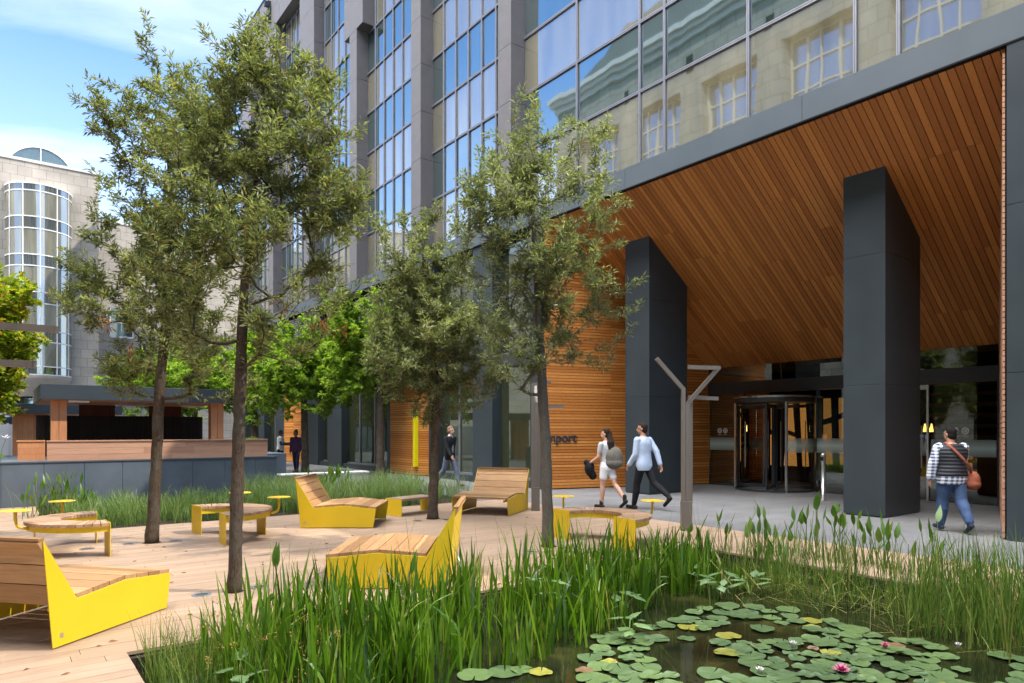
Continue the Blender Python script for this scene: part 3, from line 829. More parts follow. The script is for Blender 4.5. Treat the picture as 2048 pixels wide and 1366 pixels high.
for k in range(3):
    cu = [.91, 1.9+.9*k, 3.4+.5*k, 5.68]
    for i in range(3): b.box(cu[i]+.001, cu[i+1]-.001, 18.08, 18.13, z, z+.136)
    z += .14
b.box(.905,5.685,18.06,18.30,z,z+.03); b.box(.91,5.68,18.14,18.26,.967,z-.002)
b.build('parapet', M['parapet'], PV)
b = MB()
for k in range(3): b.box(.40,.905,18.7,18.75,.967+k*.14,.967+k*.14+.136)
b.box(.38,.905,18.68,18.9,.967+.42,.967+.45); b.build('parapet_return', M['pav_wood'], PV)
b = MB(); b.box(1.46,1.9,20.2,20.28,2.34,2.384); b.build('strip_light', M['white'], PV)
P2 = plaza_root('small_pavilion', 1.4, 30, 'smaller timber pavilion with slate grey roof farther back on the left', 'pavilion')
b = MB(); b.box(.30,3.9,30.0,33.5,2.24,2.60); b.build('roof', M['metal'], P2, bevel=.006)
b = MB(); b.box(.34,3.86,30.04,33.4,2.225,2.238); b.build('roof_soffit', M['pav_wood'], P2)
b = MB(); x = .5
while x < 1.55: b.box(x, x+.15, 30.4, 30.8, 0, 2.22); x += .154
b.build('timber_wall', M['pav_wood'], P2)
lb = plaza_root('low_bench_wall', 6.7, 18.2, 'low timber bench wall with a white top at the back of the planting', 'bench')
b = MB()
for k in range(3): b.box(6.0, 7.5, 18.2, 18.6, .02+k*.13, .02+k*.13+.126)
b.build('timber_base', M['parapet'], lb)
b = MB(); b.box(5.97, 8.6, 18.15, 18.65, .41, .46); b.build('white_top', M['coping'], lb, bevel=.006)
# pale site wall far left
fw = plaza_root('boundary_wall', 0, 38, 'pale boundary wall far behind the small pavilion', 'wall')
b = MB(); b.box(-14, 5, 38, 38.3, 0, 1.9)
for k in range(12): b.box(-14+k*1.6, -13.9+k*1.6, 37.93, 37.99, 0, 1.95)
b.build('wall_face', M['coping'], fw)
# ================================================================== yellow loungers
def lounger(loc, ang, label, back_plate=False, LW=1.15):
    """origin at the right rear foot; x forward, y to its left"""
    r = empty('lounger', loc, ang, label, 'lounger', 'yellow sided timber loungers on the deck')
    prof = [(0,0),(1.22,0),(1.265,.31),(.72,.365),(.22,.325),(-.085,.83)]
    for y in (0.0, LW):
        m = MB(); m.prism([(x, y-.004, z+.012) for (x, z) in prof], (0,.008,0)); m.build('side_panel', M['yellow'], r, bevel=.0015)
    def planks(a, c, n, name, t=.035, inset=.006, flip=1):
        a, c = Vector((a[0],0,a[1])), Vector((c[0],0,c[1])); d = (c-a); L = d.length; d.normalize()
        nn = Vector((d.z,0,-d.x))*flip
        m = MB(); st = L/n
        for k in range(n):
            p, q = a+d*(st*k+.004), a+d*(st*(k+1)-.004)
            p = p-nn*inset; q = q-nn*inset; e = nn*t
            m.hexa([(p.x,.008,p.z+.012),(q.x,.008,q.z+.012),(q.x,LW-.008,q.z+.012),(p.x,LW-.008,p.z+.012),
                    ((p-e).x,.008,(p-e).z+.012),((q-e).x,.008,(q-e).z+.012),((q-e).x,LW-.008,(q-e).z+.012),((p-e).x,LW-.008,(p-e).z+.012)])
        return m
    m = planks((.22,.325),(-.085,.83),4,'back', flip=1)
    if not back_plate:
        m2 = planks((-.030,.33),(-.080,.79),3,'back', inset=.0, t=.03, flip=-1); m.add(m2.v, m2.f)
        m.box(-.118,-.066,.006,LW-.006,.832,.852)
    else: m.box(-.115,-.062,.006,LW-.006,.832,.852)
    m.build('backrest', M['bench_wood'], r)
    m = planks((.72,.365),(.22,.325),3,'seat', flip=-1, inset=.0); m2 = planks((1.265,.31),(.72,.365),4,'seat', flip=-1, inset=.0); m.add(m2.v, m2.f)
    m.build('seat', M['bench_wood'], r)
    if back_plate:
        m = MB(); m.prism([(.004,.006,.014),(-.080,.006,.825),(-.072,.006,.825),(.012,.006,.014)], (0,LW-.012,0)); m.build('back_plate', M['yellow'], r)
    m = MB(); m.box(.06,.09,-.0065,-.0045,.075,.11); m.build('maker_plate', M['steel'], r)
    m = MB(); m.box(.1,1.1,.10,.15,.255,.285); m.box(.1,1.1,LW-.15,LW-.10,.255,.285); m.build('under_frame', M['yellow'], r)
    return r
# near left: right panel runs from (-3.44,5.11) forward
lounger((-3.44,5.11,0), math.atan2(1.166,.245), 'lounger nearest the camera, its back to us and sun dapples on the yellow side')
lounger((-3.55,11.46,0), 0.0, 'lounger side on in the middle of the deck with its reclined back on the left')
lounger((-.76,14.54,0), math.atan2(-.95,-.33), 'lounger facing the camera beside the bronze lamp post and the slim tree')
lo4 = lounger((-.67,7.12+1.15,0), PI, 'lounger half hidden behind the pond reeds, back turned to the right', True)
lo4.location = (-.67,8.22,0)
# the near panel of this one is its left side: move so that panel stands at y = 7.07
for ch in lo4.children:
    if ch.name.startswith('maker_plate'): bpy.data.objects.remove(ch); break

# low table
r = empty('low_table', (-2.1,12.98,0), math.radians(52), 'low timber topped yellow table between the side-on lounger and a tree', 'table')
for x in (.004, .95):
    m = MB(); m.prism([(x-.004,0,.004),(x-.004,.46,.004),(x-.004,.46,.325),(x-.004,0,.325)], (.008,0,0)); m.build('side_panel', M['yellow'], r)
m = MB()
for k in range(4): m.box(.012,.942,.005+k*.114,.005+k*.114+.106,.29,.33)
m.build('top', M['deck'], r)

# ================================================================== curved benches with tray tables
def ring_bench(c, a0, a1, trays, label):
    r = empty('ring_bench', (c[0],c[1],0), 0, label, 'bench', 'curved yellow and timber benches')
    ri, ro, zt = .45, .86, .44
    n = int(abs(a1-a0)/math.radians(6.2)); m = MB()
    for k in range(n):
        b0 = a0+(a1-a0)*(k+.07)/n; b1 = a0+(a1-a0)*(k+.93)/n
        p = [(ri*math.cos(b0),ri*math.sin(b0)),(ro*math.cos(b0),ro*math.sin(b0)),(ro*math.cos(b1),ro*math.sin(b1)),(ri*math.cos(b1),ri*math.sin(b1))]
        if a1 < a0: p = p[::-1]
        m.hexa([(x,y,zt-.04) for x,y in p]+[(x,y,zt) for x,y in p])
    m.build('seat', M['ring_wood'], r)
    m = MB()
    for rr in (ri+.02, ro-.05):
        m.lathe([(rr,zt-.115),(rr+.02,zt-.115),(rr+.02,zt-.042),(rr,zt-.042),(rr,zt-.115)], (0,0,0), 30, min(a0,a1), max(a0,a1), False)
    m.build('seat_frame', M['yellow'], r)
    s = 1 if a1 > a0 else -1
    for k, a in enumerate((a0-s*.012, a1+s*.012)):
        d = Vector((math.cos(a), math.sin(a), 0)); q = Vector((-d.y, d.x, 0))*.004
        m = MB(); m.hexa([d*ri-q, d*ro-q, d*ro+q, d*ri+q, d*ri-q+Vector((0,0,zt+.004)), d*ro-q+Vector((0,0,zt+.004)), d*ro+q+Vector((0,0,zt+.004)), d*ri+q+Vector((0,0,zt+.004))])
        for dd in (.12,.28):
            e = d*(ri+dd)+Vector((0,0,zt-.09)); t2 = q.normalized()*.008*(-s if k == 0 else s); m.tube([e, e+t2], .01, 8)
        m.build('leg', M['yellow'], r)
    am = (a0+a1)/2; d = Vector((math.cos(am), math.sin(am), 0)); q = Vector((-d.y, d.x, 0))
    c0 = d*(ro-.12); w2 = .2
    m = MB(); m.hexa([c0-q*w2-d*.004, c0-q*w2+d*.004, c0+q*w2+d*.004, c0+q*w2-d*.004]+[p+Vector((0,0,zt-.116)) for p in (c0-q*w2-d*.004, c0-q*w2+d*.004, c0+q*w2+d*.004, c0+q*w2-d*.004)])
    m.build('leg', M['yellow'], r)
    for (ta, tilt) in trays:
        d = Vector((math.cos(ta), math.sin(ta), 0)); m = MB()
        p = [d*(ro-.06)+Vector((0,0,zt-.08)), d*(ro+.02)+Vector((0,0,zt-.075)), d*(ro+.075)+Vector((0,0,zt-.05)), d*(ro+.10)+Vector((0,0,zt)), d*(ro+.105)+Vector((0,0,.60))]
        m.tube(p, .018, 8); m.build('tray_post', M['yellow'], r, True)
        m = MB(); m.lathe([(.01,0),(.17,0),(.175,.004),(.17,.008),(.01,.008)], tuple(d*(ro+.105)+Vector((0,0,.602))), 28); m.build('tray', M['yellow'], r)
    return r
R_ = math.radians
ring_bench((-5.78,9.55), R_(125), R_(309), [(R_(150),0),(R_(228),0)], 'curved bench open to the right at the far left of the deck')
ring_bench((-4.57,10.42), R_(134), R_(-54), [(R_(88),0),(R_(12),0)], 'curved bench partly hidden behind the nearest tree trunk')
ring_bench((1.14,9.86), R_(128), R_(-52), [(R_(110),0),(R_(14),0)], 'curved bench beside the slim tree and the bronze lamp near the paving')

# ================================================================== lamps of three bent square posts
def lamp(loc, rz, label, arms):
    r = empty('lamp_post', loc, rz, label, 'lamp', 'bronze lamps made of bent square posts')
    m = MB(); m.box(-.085,.085,-.06,.06,0,.48); m.build('base', M['lamp'], r, bevel=.004)
    for path in arms:
        m = MB(); s = .062
        for i in range(len(path)-1):
            a, b_ = Vector(path[i]), Vector(path[i+1]); d = (b_-a).normalized()
            if i < len(path)-2: b_ = b_+d*s*.30
            if i > 0: a = a-d*s*.30
            m.bar(a, b_, s, s, (0,1,0))
        o = m.build('arm', M['lamp'], r)
    return r
ARMS = [[(-.055,-.02,.45),(-.055,-.02,2.32),(-.50,-.05,2.82)],
        [(.012,-.022,.45),(.012,-.022,2.08),(.50,-.10,2.66),(-.02,-.22,2.66)],
        [(.072,.022,.45),(.072,.022,2.19),(.55,.12,2.17)]]
lamp((2.86,11.2,0), 0, 'three armed bronze lamp standing at the edge of the pond reeds', ARMS)
ARMS2 = [[(-.055,-.02,.45),(-.055,-.02,2.58),(.30,-.15,2.62)], [(.012,-.022,.45),(.012,-.022,2.2),(.012,.4,2.6)], [(.072,.022,.45),(.072,.022,2.13),(.58,.12,2.13)]]
lamp((.48,13.95,0), 0, 'bronze lamp half hidden behind the trunk of the slim tree', ARMS2)
ARMS3 = [[(-.055,-.02,.45),(-.055,-.02,2.62),(.75,0,2.57)], [(.012,-.022,.45),(.012,-.022,2.27),(.56,-.02,2.25)], [(.072,.022,.45),(.072,.022,2.1),(-.3,.3,2.6)]]
lamp((-4.92,6.25,0), 0, 'bronze lamp out of frame on the left with only two level arms showing', ARMS3)

# bollard reader
r = empty('access_bollard', (7.32,16.05,0), TH, 'slim steel access post in front of the revolving door', 'bollard')
m = MB(); m.lathe([(.09,0),(.09,.012),(.05,.014),(.05,.86),(.048,.87)], (0,0,0), 20); m.build('post', M['steel'], r, True)
m = MB(); m.lathe([(.052,.87),(.06,.88),(.06,1.07),(.045,1.10),(.01,1.11)], (0,0,0), 20); m.build('reader_head', M['steel'], r, True)
m = MB(); m.box(-.075,-.055,-.03,.03,.93,1.02); m.build('reader_screen', M['black'], r)

# in-ground uplights
for (px, py, lab) in ((259,1088,'uplight set in the deck to the left of the left tree trunk'),(350,1082,'uplight set in the deck just right of the left tree trunk'),
        (403,1190,'uplight set in the deck left of the nearest tree trunk, the largest in view'),(520,1174,'uplight set in the deck right of the nearest tree trunk'),
        (836,1042,'uplight in the deck beside the trunk behind the side-on lounger'),(895,1040,'uplight hidden behind the yellow lounger back near the middle trunk'),
        (1063,1104,'uplight in the deck left of the slim tree by the reeds'),(1131,1095,'uplight in the deck right of the slim tree by the reeds'),(174,1098,'uplight in the deck in front of the far left curved bench')):
    p = ground(px, py); r = empty('deck_uplight', p, 0, lab, 'ground light', 'round uplights set in the deck')
    m = MB(); m.lathe([(.062,.0005),(.092,.0005),(.092,.007),(.062,.007),(.062,.0005)], (0,0,0), 28, cap=False); m.build('rim', M['steel'], r)
    m = MB(); m.lathe([(.001,.0025),(.0615,.0025)], (0,0,0), 28, cap=False); m.build('glass', M['uplight'], r)
# ================================================================== trees
def pxp(px, py, Y): return Vector(((px-1024)*Y/F, Y, HC+(860-py)*Y/F))

def leaf_faces(mb, p, d, nrm, L, w, fold=.25, wide=.42):
    d = d.normalized(); s = d.cross(nrm)
    if s.length < 1e-4: s = d.cross(Vector((1,0,.3)))
    s.normalize(); n = s.cross(d)
    b = len(mb.v)
    m = p+d*(L*wide)
    e = p+d*L - n*(L*.10)
    mb.v.extend([tuple(p), tuple(m+s*(w/2)+n*(w*fold)), tuple(e), tuple(m-s*(w/2)+n*(w*fold))])
    mb.f.append([b,b+1,b+2]); mb.f.append([b,b+2,b+3]); mb.m.extend([mb.mi, mb.mi])

def tree(name, Y, trunk, blobs, ntips, rt, leaf, label, cat='tree', group=None, seed=1, lpt=26, L=(.06,.10), W_=.28, bark='bark', clump=7, cr=.2, spread=.16, depth=1.0, dead=None, shoots=95, pit=False):
    r = random.Random(seed)
    base = pxp(*trunk[0], Y); base.z = 0
    root = empty(name, base, 0, label, cat, group)
    tp = [pxp(x, y, Y)-base for (x, y) in trunk]; tp[0].z = -.02
    # ellipsoids in local space
    E = []
    for (px, py, rx, ry) in blobs:
        c = pxp(px, py, Y)-base; k = Y/F
        E.append((c+Vector((0, r.uniform(-.35,.35)*rx*k, 0)), Vector((rx*k, rx*k*depth*.95, ry*k))))
    vol = [e[1].x*e[1].z for e in E]
    tips = []
    for _ in range(int(ntips/clump)):
        c, s = r.choices(E, vol)[0]
        v = Vector((r.gauss(0,1), r.gauss(0,1), r.gauss(0,1))).normalized()*(r.random()**.45)
        q = c+Vector((v.x*s.x, v.y*s.y, v.z*s.z))
        for _ in range(max(1, int(r.gauss(clump, clump*.35)))):
            tips.append(q+Vector((r.gauss(0,cr), r.gauss(0,cr), r.gauss(0,cr*1.15))))
    for _ in range(shoots):
        c, sz = r.choices(E, vol)[0]
        v = Vector((r.gauss(0,1), r.gauss(0,1), abs(r.gauss(.4,.8)))).normalized(); q = c+Vector((v.x*sz.x, v.y*sz.y, v.z*sz.z))*.92
        d = (v+Vector((r.gauss(0,.3), r.gauss(0,.3), .5))).normalized()*cr
        for k in range(4): tips.append(q+d*(k*1.1)+Vector((r.gauss(0,cr*.25), r.gauss(0,cr*.25), r.gauss(0,cr*.25))))
    # skeleton
    pos = []; par = []
    N = 14
    for i in range(N+1):
        f = i/N*(len(tp)-1); k = min(int(f), len(tp)-2); pos.append(tp[k].lerp(tp[k+1], f-k)); par.append(i-1)
    zmin = max(.5, min(t.z for t in tips)-.2)
    first = next((i for i in range(N+1) if pos[i].z > zmin), N-2)
    first = min(first, N-3)
    top = pos[N]
    tips.sort(key=lambda t: (t-top).length*.5 + t.z*.6)
    isroot = {i for i in range(first)}
    ends = []
    for t_ in tips:
        best, bi = 1e9, N
        for i in range(first, len(pos)):
            d = t_-pos[i]; ds = d.length
            c = ds + .9*max(0, -d.z) + (.0 if i > N else .05)
            if c < best: best, bi = c, i
        d = t_-pos[bi]; n = max(1, int(d.length/.16)); prev = bi
        a = pos[bi]; side = Vector((r.gauss(0,1), r.gauss(0,1), r.gauss(0,.5)))*d.length*.07
        for j in range(1, n+1):
            f = j/n; p = a.lerp(t_, f)+side*math.sin(PI*f)+Vector((0,0,-.10*d.length*math.sin(PI*f)))
            pos.append(p); par.append(prev); prev = len(pos)-1
        ends.append(prev)
    kids = [[] for _ in pos]
    for i, p in enumerate(par):
        if p >= 0: kids[p].append(i)
    rad = [0.0]*len(pos)
    for i in range(len(pos)-1, -1, -1):
        rad[i] = max(.0022, sum(rad[k]**2.25 for k in kids[i])**(1/2.25)) if kids[i] else .0022
    rtop = rt*.72
    mx = rad[first]
    for i in range(len(pos)):
        if i <= N:
            tr = rt*(1-.30*i/N) if i <= first else rt*(1-.30*first/N)*((1-(i-first)/(N-first))*.75+.25)
            if i == 0: tr *= 1.18
            rad[i] = tr
        else: rad[i] = min(rad[i]*min(1, rt*.55/max(mx,1e-6))*1.0+.0006, rt*.55)
    tm = MB(); pts = pos[:N+1]
    # finer, slightly irregular trunk
    P2, R2 = [], []
    for i in range(N):
        for k in range(3):
            f = k/3; P2.append(pts[i].lerp(pts[i+1], f)+Vector((r.gauss(0,.12), r.gauss(0,.12), 0))*rad[i]*.35); R2.append((rad[i]*(1-f)+rad[i+1]*f)*r.uniform(.95,1.06))
    P2.append(pts[N]); R2.append(rad[N]); tm.tube(P2, R2, 12)
    # side branches: walk chains
    done = set()
    starts = [k for i in range(N+1) for k in kids[i] if k > N]
    stack = starts[:]
    while stack:
        s = stack.pop(); ch = [par[s], s]; cur = s
        while kids[cur]:
            ks = sorted(kids[cur], key=lambda k: -rad[k]); ch.append(ks[0]); stack.extend(ks[1:]); cur = ks[0]
        rr = [min(rad[c], rad[ch[1]]) for c in ch]
        tm.tube([pos[c] for c in ch], rr, 6 if rr[0] > .01 else 4, False)
    if pit:
        pm_ = MB(); pm_.lathe([(.001,.0025),(rt*1.45,.0025)], (0,0,0), 24, cap=False); pm_.build('tree_pit', M['soil'], root)
    tm.build('trunk', M[bark], root, True)
    lm = MB()
    for e in ends:
        p = par[e]; pp = par[p] if par[p] >= 0 else p
        for (a, c, share) in ((p, e, .68), (pp, p, .32)):
            d = pos[c]-pos[a]
            if d.length < 1e-5: continue
            dn = d.normalized()
            for _ in range(int(lpt*share*r.uniform(.6,1.35))):
                f = r.random()**.6; q = pos[a].lerp(pos[c], f)+Vector((r.gauss(0,1), r.gauss(0,1), r.gauss(0,1)))*.006
                out_ = Vector((r.gauss(0,1), r.gauss(0,1), r.gauss(0,.7))).normalized()
                ld = (dn*.45+out_*.85+Vector((0,0,.12))).normalized()
                q += out_*r.uniform(0, spread)*.35
                l_ = r.uniform(*L)
                leaf_faces(lm, q, ld, Vector((r.gauss(0,.5), r.gauss(0,.5), 1)), l_, l_*W_*r.uniform(.85,1.2))
    lm.build('crown', M[leaf], root)
    if dead:
        dm = MB()
        for (px, py, s) in dead:
            c = pxp(px, py, Y-.5)-base
            for _ in range(13):
                q = c+Vector((r.gauss(0,1),r.gauss(0,1),r.gauss(0,1)))*s
                leaf_faces(dm, q, Vector((r.gauss(0,1),r.gauss(0,1),-.8)), Vector((r.gauss(0,1),r.gauss(0,1),1)), r.uniform(*L), .025)
        dm.build('withered_leaves', M['dead_leaf'], root)
    return root
M['dead_leaf'] = m_leaf('withered_leaf', [(0,(.20,.075,.022)),(1,(.32,.14,.045))], .25, .6, .2)

GT = 'young trees growing through the deck'
tree('oak_tree', 6.97, [(468,1183),(474,1000),(481,760),(486,600),(505,430),(520,270)],
     [(500,430,185,150),(560,215,110,120),(500,140,60,60),(640,470,95,110),(650,330,85,110),(410,560,130,110),(590,650,120,75),(420,300,110,130),(660,580,60,60),(545,330,120,140),(650,190,35,80),(350,450,90,90),(610,110,30,30),(585,170,90,80),(470,230,80,90),(380,620,60,60),(620,700,60,30),(300,380,50,60),(690,430,50,60),(440,640,110,60),(540,700,70,35),(425,230,55,90),(400,350,70,90),(440,480,70,70)],
     1120, .066, 'oak_leaf', 'tallest looking oak nearest the camera with a dense olive crown', group=GT, pit=True, seed=3, lpt=26, L=(.048,.084), clump=8, cr=.078, depth=.95, dead=[(570,620,.05),(640,640,.04),(690,660,.04)])
tree('oak_tree', 10.0, [(304,1085),(312,930),(320,760),(335,620),(345,450),(335,300)],
     [(290,640,150,100),(215,600,85,90),(340,500,110,110),(350,350,90,120),(300,90,40,38),(330,160,40,60),(345,240,90,80),(215,250,42,48),(235,170,20,22),(195,220,18,18),(270,300,60,70),(390,700,80,55),(215,690,60,50),(275,440,95,80),(175,480,35,60),(205,380,25,30),(400,300,70,100),(160,560,40,50),(250,740,60,30),(420,760,70,22),(350,600,110,110),(160,680,25,25),(330,300,110,90),(430,290,60,110),(430,430,75,100),(130,600,35,50)],
     1150, .083, 'oak_leaf', 'leaning oak beyond the far left curved bench with a wide ragged crown', group=GT, pit=True, seed=5, lpt=26, L=(.064,.108), clump=8, cr=.11, depth=.8, dead=[(205,640,.06),(260,700,.06),(215,650,.05)])
tree('oak_tree', 12.7, [(866,1037),(868,930),(872,810),(865,680),(850,560),(845,470)],
     [(860,735,105,75),(845,580,85,100),(800,500,50,50),(840,450,40,35),(925,710,85,70),(905,620,70,80),(800,650,60,80),(960,760,45,40),(770,690,40,50),(880,800,60,30),(815,760,55,45)],
     1050, .094, 'silver_leaf', 'oak with the trunk right behind the side-on lounger and low table', group=GT, pit=True, seed=8, lpt=29, L=(.066,.110), clump=8, cr=.13, depth=.9, dead=[(870,650,.08),(940,770,.08)])
tree('oak_tree', 9.67, [(1097,1093),(1092,900),(1084,760),(1078,640),(1068,480),(1062,330)],
     [(1060,330,85,80),(1010,260,25,40),(1080,270,40,45),(1080,460,130,110),(1165,330,38,70),(1150,560,85,70),(1190,430,50,60),(990,420,75,70),(1015,620,90,70),(1205,490,40,36),(1205,590,45,40),(1110,680,95,60),(960,350,35,40),(1060,560,95,80),(1000,730,60,40),(1190,690,45,40),(930,480,45,50),(1215,640,35,30)],
     760, .079, 'silver_leaf', 'slim silvery oak by the reeds with a thin airy crown', group=GT, pit=True, seed=12, lpt=26, L=(.062,.10), W_=.25, clump=7, cr=.105, depth=.9, bark='bark_grey')
GM = 'maples and street trees behind the planting'
tree('maple_tree', 26.5, [(611,946),(609,850),(607,760),(604,720)], [(600,770,105,40),(560,740,60,35),(640,745,70,40),(600,715,80,32),(545,780,45,40),(665,790,40,20)],
     640, .15, 'maple_leaf', 'bright green maple just behind the woman in the purple jacket', group=GM, seed=21, lpt=20, L=(.14,.2), W_=.75, clump=7, cr=.3, depth=.8)
tree('maple_tree', 24.7, [(761,952),(760,850),(757,750),(755,700)], [(720,700,75,50),(760,680,60,60),(690,660,40,30),(760,750,60,40),(800,720,40,60),(700,750,45,40)],
     640, .15, 'maple_leaf', 'bright green maple in front of the shop window, left of the yellow sign', group=GM, seed=22, lpt=20, L=(.13,.19), W_=.75, clump=7, cr=.28, depth=.8)
tree('maple_tree', 31.0, [(511,930),(510,850),(508,790),(507,760)], [(500,790,60,40),(470,760,50,35),(520,745,50,40),(430,775,45,25)],
     608, .16, 'maple_leaf', 'bright green maple seen above the right end of the timber parapet', group=GM, seed=23, lpt=18, L=(.16,.24), W_=.75, clump=7, cr=.35, depth=.8)
tree('maple_tree', 36.0, [(390,930),(390,850),(390,800),(390,780)], [(385,790,70,40),(290,800,50,28),(340,770,60,30)],
     480, .18, 'maple_leaf', 'green tree glimpsed through the stage pavilion', group=GM, seed=24, lpt=18, L=(.18,.28), W_=.75, clump=7, cr=.4, depth=.8)
tree('plane_tree', 19.0, [(-70,1000),(-66,850),(-55,700),(-40,640)], [(-10,640,50,50),(-60,600,70,40),(0,700,48,45),(-5,770,38,48),(-60,720,70,70),(20,610,28,22),(-15,820,20,20)],
     832, .10, 'yellow_leaf', 'yellow green tree reaching in at the left edge of the view', group=GM, seed=25, lpt=20, L=(.12,.19), W_=.7, clump=7, cr=.2, depth=.8)

# ================================================================== pond and bed planting
def blade(mb, p, az, h, w, lean, droop, seg=5, twist=0.0, kink=None, wprof=None, r=rnd):
    """ribbon blade rising from p; lean = initial tilt, droop = added bend"""
    d = Vector((math.cos(az), math.sin(az), 0)); s = Vector((-d.y, d.x, 0)); s = (Matrix.Rotation(twist, 3, 'Z') @ s)
    b = len(mb.v); q = Vector(p); ang = lean
    for i in range(seg+1):
        f = i/seg
        ww = w*(wprof(f) if wprof else (1-.25*f if f < .75 else max(.02, .81*(1-f)/.25)))
        mb.v.append(tuple(q+s*ww/2)); mb.v.append(tuple(q-s*ww/2))
        step = h/seg
        q = q+(Vector((0,0,1))*math.cos(ang)+d*math.sin(ang))*step
        ang += droop/seg*(.4+1.3*f)
        if kink and abs(f-kink[0]) < .5/seg: ang += kink[1]
    for i in range(seg):
        mb.f.append([b+2*i,b+2*i+1,b+2*i+3,b+2*i+2]); mb.m.append(mb.mi)

def broad_leaf(mb, p, az, tilt, L, w, arrow=False):
    d = Vector((math.cos(az)*math.cos(tilt), math.sin(az)*math.cos(tilt), math.sin(tilt))); s = Vector((-math.sin(az), math.cos(az), 0)); n = s.cross(d)
    prof = [(0,.10),(.10,.62),(.25,.96),(.42,1.0),(.6,.80),(.8,.42),(1,.02)] if not arrow else [(-.28,.0),(-.26,.55),(.0,.62),(.12,.98),(.35,.9),(.65,.5),(1,.02)]
    b = len(mb.v)
    for (t_, k) in prof:
        c = p+d*(L*t_)-n*(-.10*L*(t_-.4)**2*2)
        mb.v.extend([tuple(c-s*(w/2*k)+n*(w*.10*k)), tuple(c), tuple(c+s*(w/2*k)+n*(w*.10*k))])
    for i in range(len(prof)-1):
        mb.f.append([b+3*i,b+3*i+1,b+3*i+4,b+3*i+3]); mb.f.append([b+3*i+1,b+3*i+2,b+3*i+5,b+3*i+4]); mb.m.extend([mb.mi]*2)

r = random.Random(41)
def inner(v):      # how far the reeds reach into the water along the left edge
    return 3.95 if v < 3.2 else 3.95+(v-3.2)*.28
# tall iris mass along the left edge
mb = MB()
clumps = []
for _ in range(205):
    v = r.uniform(1.35, 7.0); u = 5.6-(5.6-max(inner(v), 3.9))*r.random()**1.25
    if v < 1.7 and r.random() < .5: continue
    clumps.append((v, u, 1.0))
for _ in range(12): clumps.append((r.uniform(6.6,7.7), r.uniform(4.4,5.5), .6))
for _ in range(42): clumps.append((r.uniform(1.25,2.5), r.uniform(4.2,5.5), .92))
for (v, u, k) in clumps:
    c = W(v, u); dc = r.uniform(.68, 1.18)*k*(1.0 if v < 2.4 or v > 4.6 else .90)
    if u < 4.6: dc *= .82
    if v > 5.0: dc *= 1-.17*(v-5.0)
    for _ in range(int(r.uniform(8, 13))):
        h = dc*r.uniform(.45, 1.0)*.88; az = r.uniform(0, 2*PI)
        dr = abs(r.gauss(.15,.22)) if r.random() < .86 else r.uniform(1.0, 2.1)
        blade(mb, (c.x+r.gauss(0,.055), c.y+r.gauss(0,.055), WZ-.04), az, h, r.uniform(.016,.034), abs(r.gauss(.10,.10)), dr, 6, r.uniform(-1.4,1.4))
tag(mb.build('iris_reeds', M['iris'], smooth=True), kind='stuff', label='dense tall iris blades along the near pond edge', cat='reeds')
# fine rushes in the near corner
mb = MB()
for _ in range(1500):
    v = r.uniform(.85, 2.0); u = r.uniform(4.6, 5.6)
    if v > 1.55 and r.random() < .6: continue
    c = W(v, u); blade(mb, (c.x, c.y, WZ-.03), r.uniform(0,2*PI), r.uniform(.2,.58), r.uniform(.003,.006), abs(r.gauss(.12,.14)), abs(r.gauss(.25,.3)), 5, r.uniform(-1.5,1.5))
for _ in range(260):
    v = r.uniform(1.4, 7.4); u = r.uniform(4.2, 5.55)
    c = W(v, u); blade(mb, (c.x, c.y, WZ-.03), r.uniform(0,2*PI), r.uniform(.5,1.15), r.uniform(.002,.005), abs(r.gauss(.12,.12)), abs(r.gauss(.35,.4)), 6, r.uniform(-1.5,1.5))
tag(mb.build('rushes', M['rush'], smooth=True), kind='stuff', label='fine wispy rushes in the near corner of the pond', cat='rushes')
mb = MB()
for _ in range(70):
    v = r.uniform(.9, 2.2); u = r.uniform(4.3, 5.55); c = W(v, u, r.uniform(.0,.34))
    for _ in range(7): leaf_faces(mb, c+Vector((r.gauss(0,.012),r.gauss(0,.012),r.gauss(0,.012))), Vector((r.gauss(0,1),r.gauss(0,1),r.gauss(0,1))), Vector((0,0,1)), .022, .008)
tag(mb.build('seed_heads', M['seed']), kind='stuff', label='small brown rush seed heads low among the rushes', cat='seed heads')
# far edge: rushes and narrow reeds
mb = MB()
def edge_clump(u, v, n, hmin, hmax, wmin, wmax, sp=.10, dm=.25):
    for _ in range(n):
        c = W(v+r.gauss(0,sp*.8), u+r.gauss(0,sp)); blade(mb, (c.x, c.y, WZ-.03), r.uniform(0,2*PI), r.uniform(hmin,hmax), r.uniform(wmin,wmax), abs(r.gauss(.12,.13)), abs(r.gauss(dm,dm)), 6, r.uniform(-1.5,1.5))
for _ in range(46): edge_clump(r.uniform(-.2,2.8), r.uniform(6.4,7.8), 46, .40, .98, .005, .013, .12, .25)
for _ in range(42): edge_clump(r.uniform(2.4,5.4), r.uniform(6.8,7.8), 20, .25, .75, .004, .012, .14, .3)
for _ in range(22): edge_clump(r.uniform(2.2,5.0), r.uniform(6.3,7.3), 10, .2, .5, .003, .007, .16, .9)
for _ in range(16): edge_clump(r.uniform(-.9,.6), r.uniform(6.2,7.7), 30, .3, .75, .004, .010, .12, .25)
tag(mb.build('pond_edge_reeds', M['rush'], smooth=True), kind='stuff', label='thin reeds along the far pond edge in front of the paving', cat='reeds')
mb = MB()
for _ in range(150):     # fallen straw-coloured stems lying over the water
    u = r.uniform(2.0,4.6); v = r.uniform(6.0,7.2); c = W(v, u, WZ+r.uniform(.01,.16)); blade(mb, c, r.uniform(0,2*PI), r.uniform(.25,.7), r.uniform(.003,.007), r.uniform(1.1,1.6), .25, 4, r.uniform(-1,1))
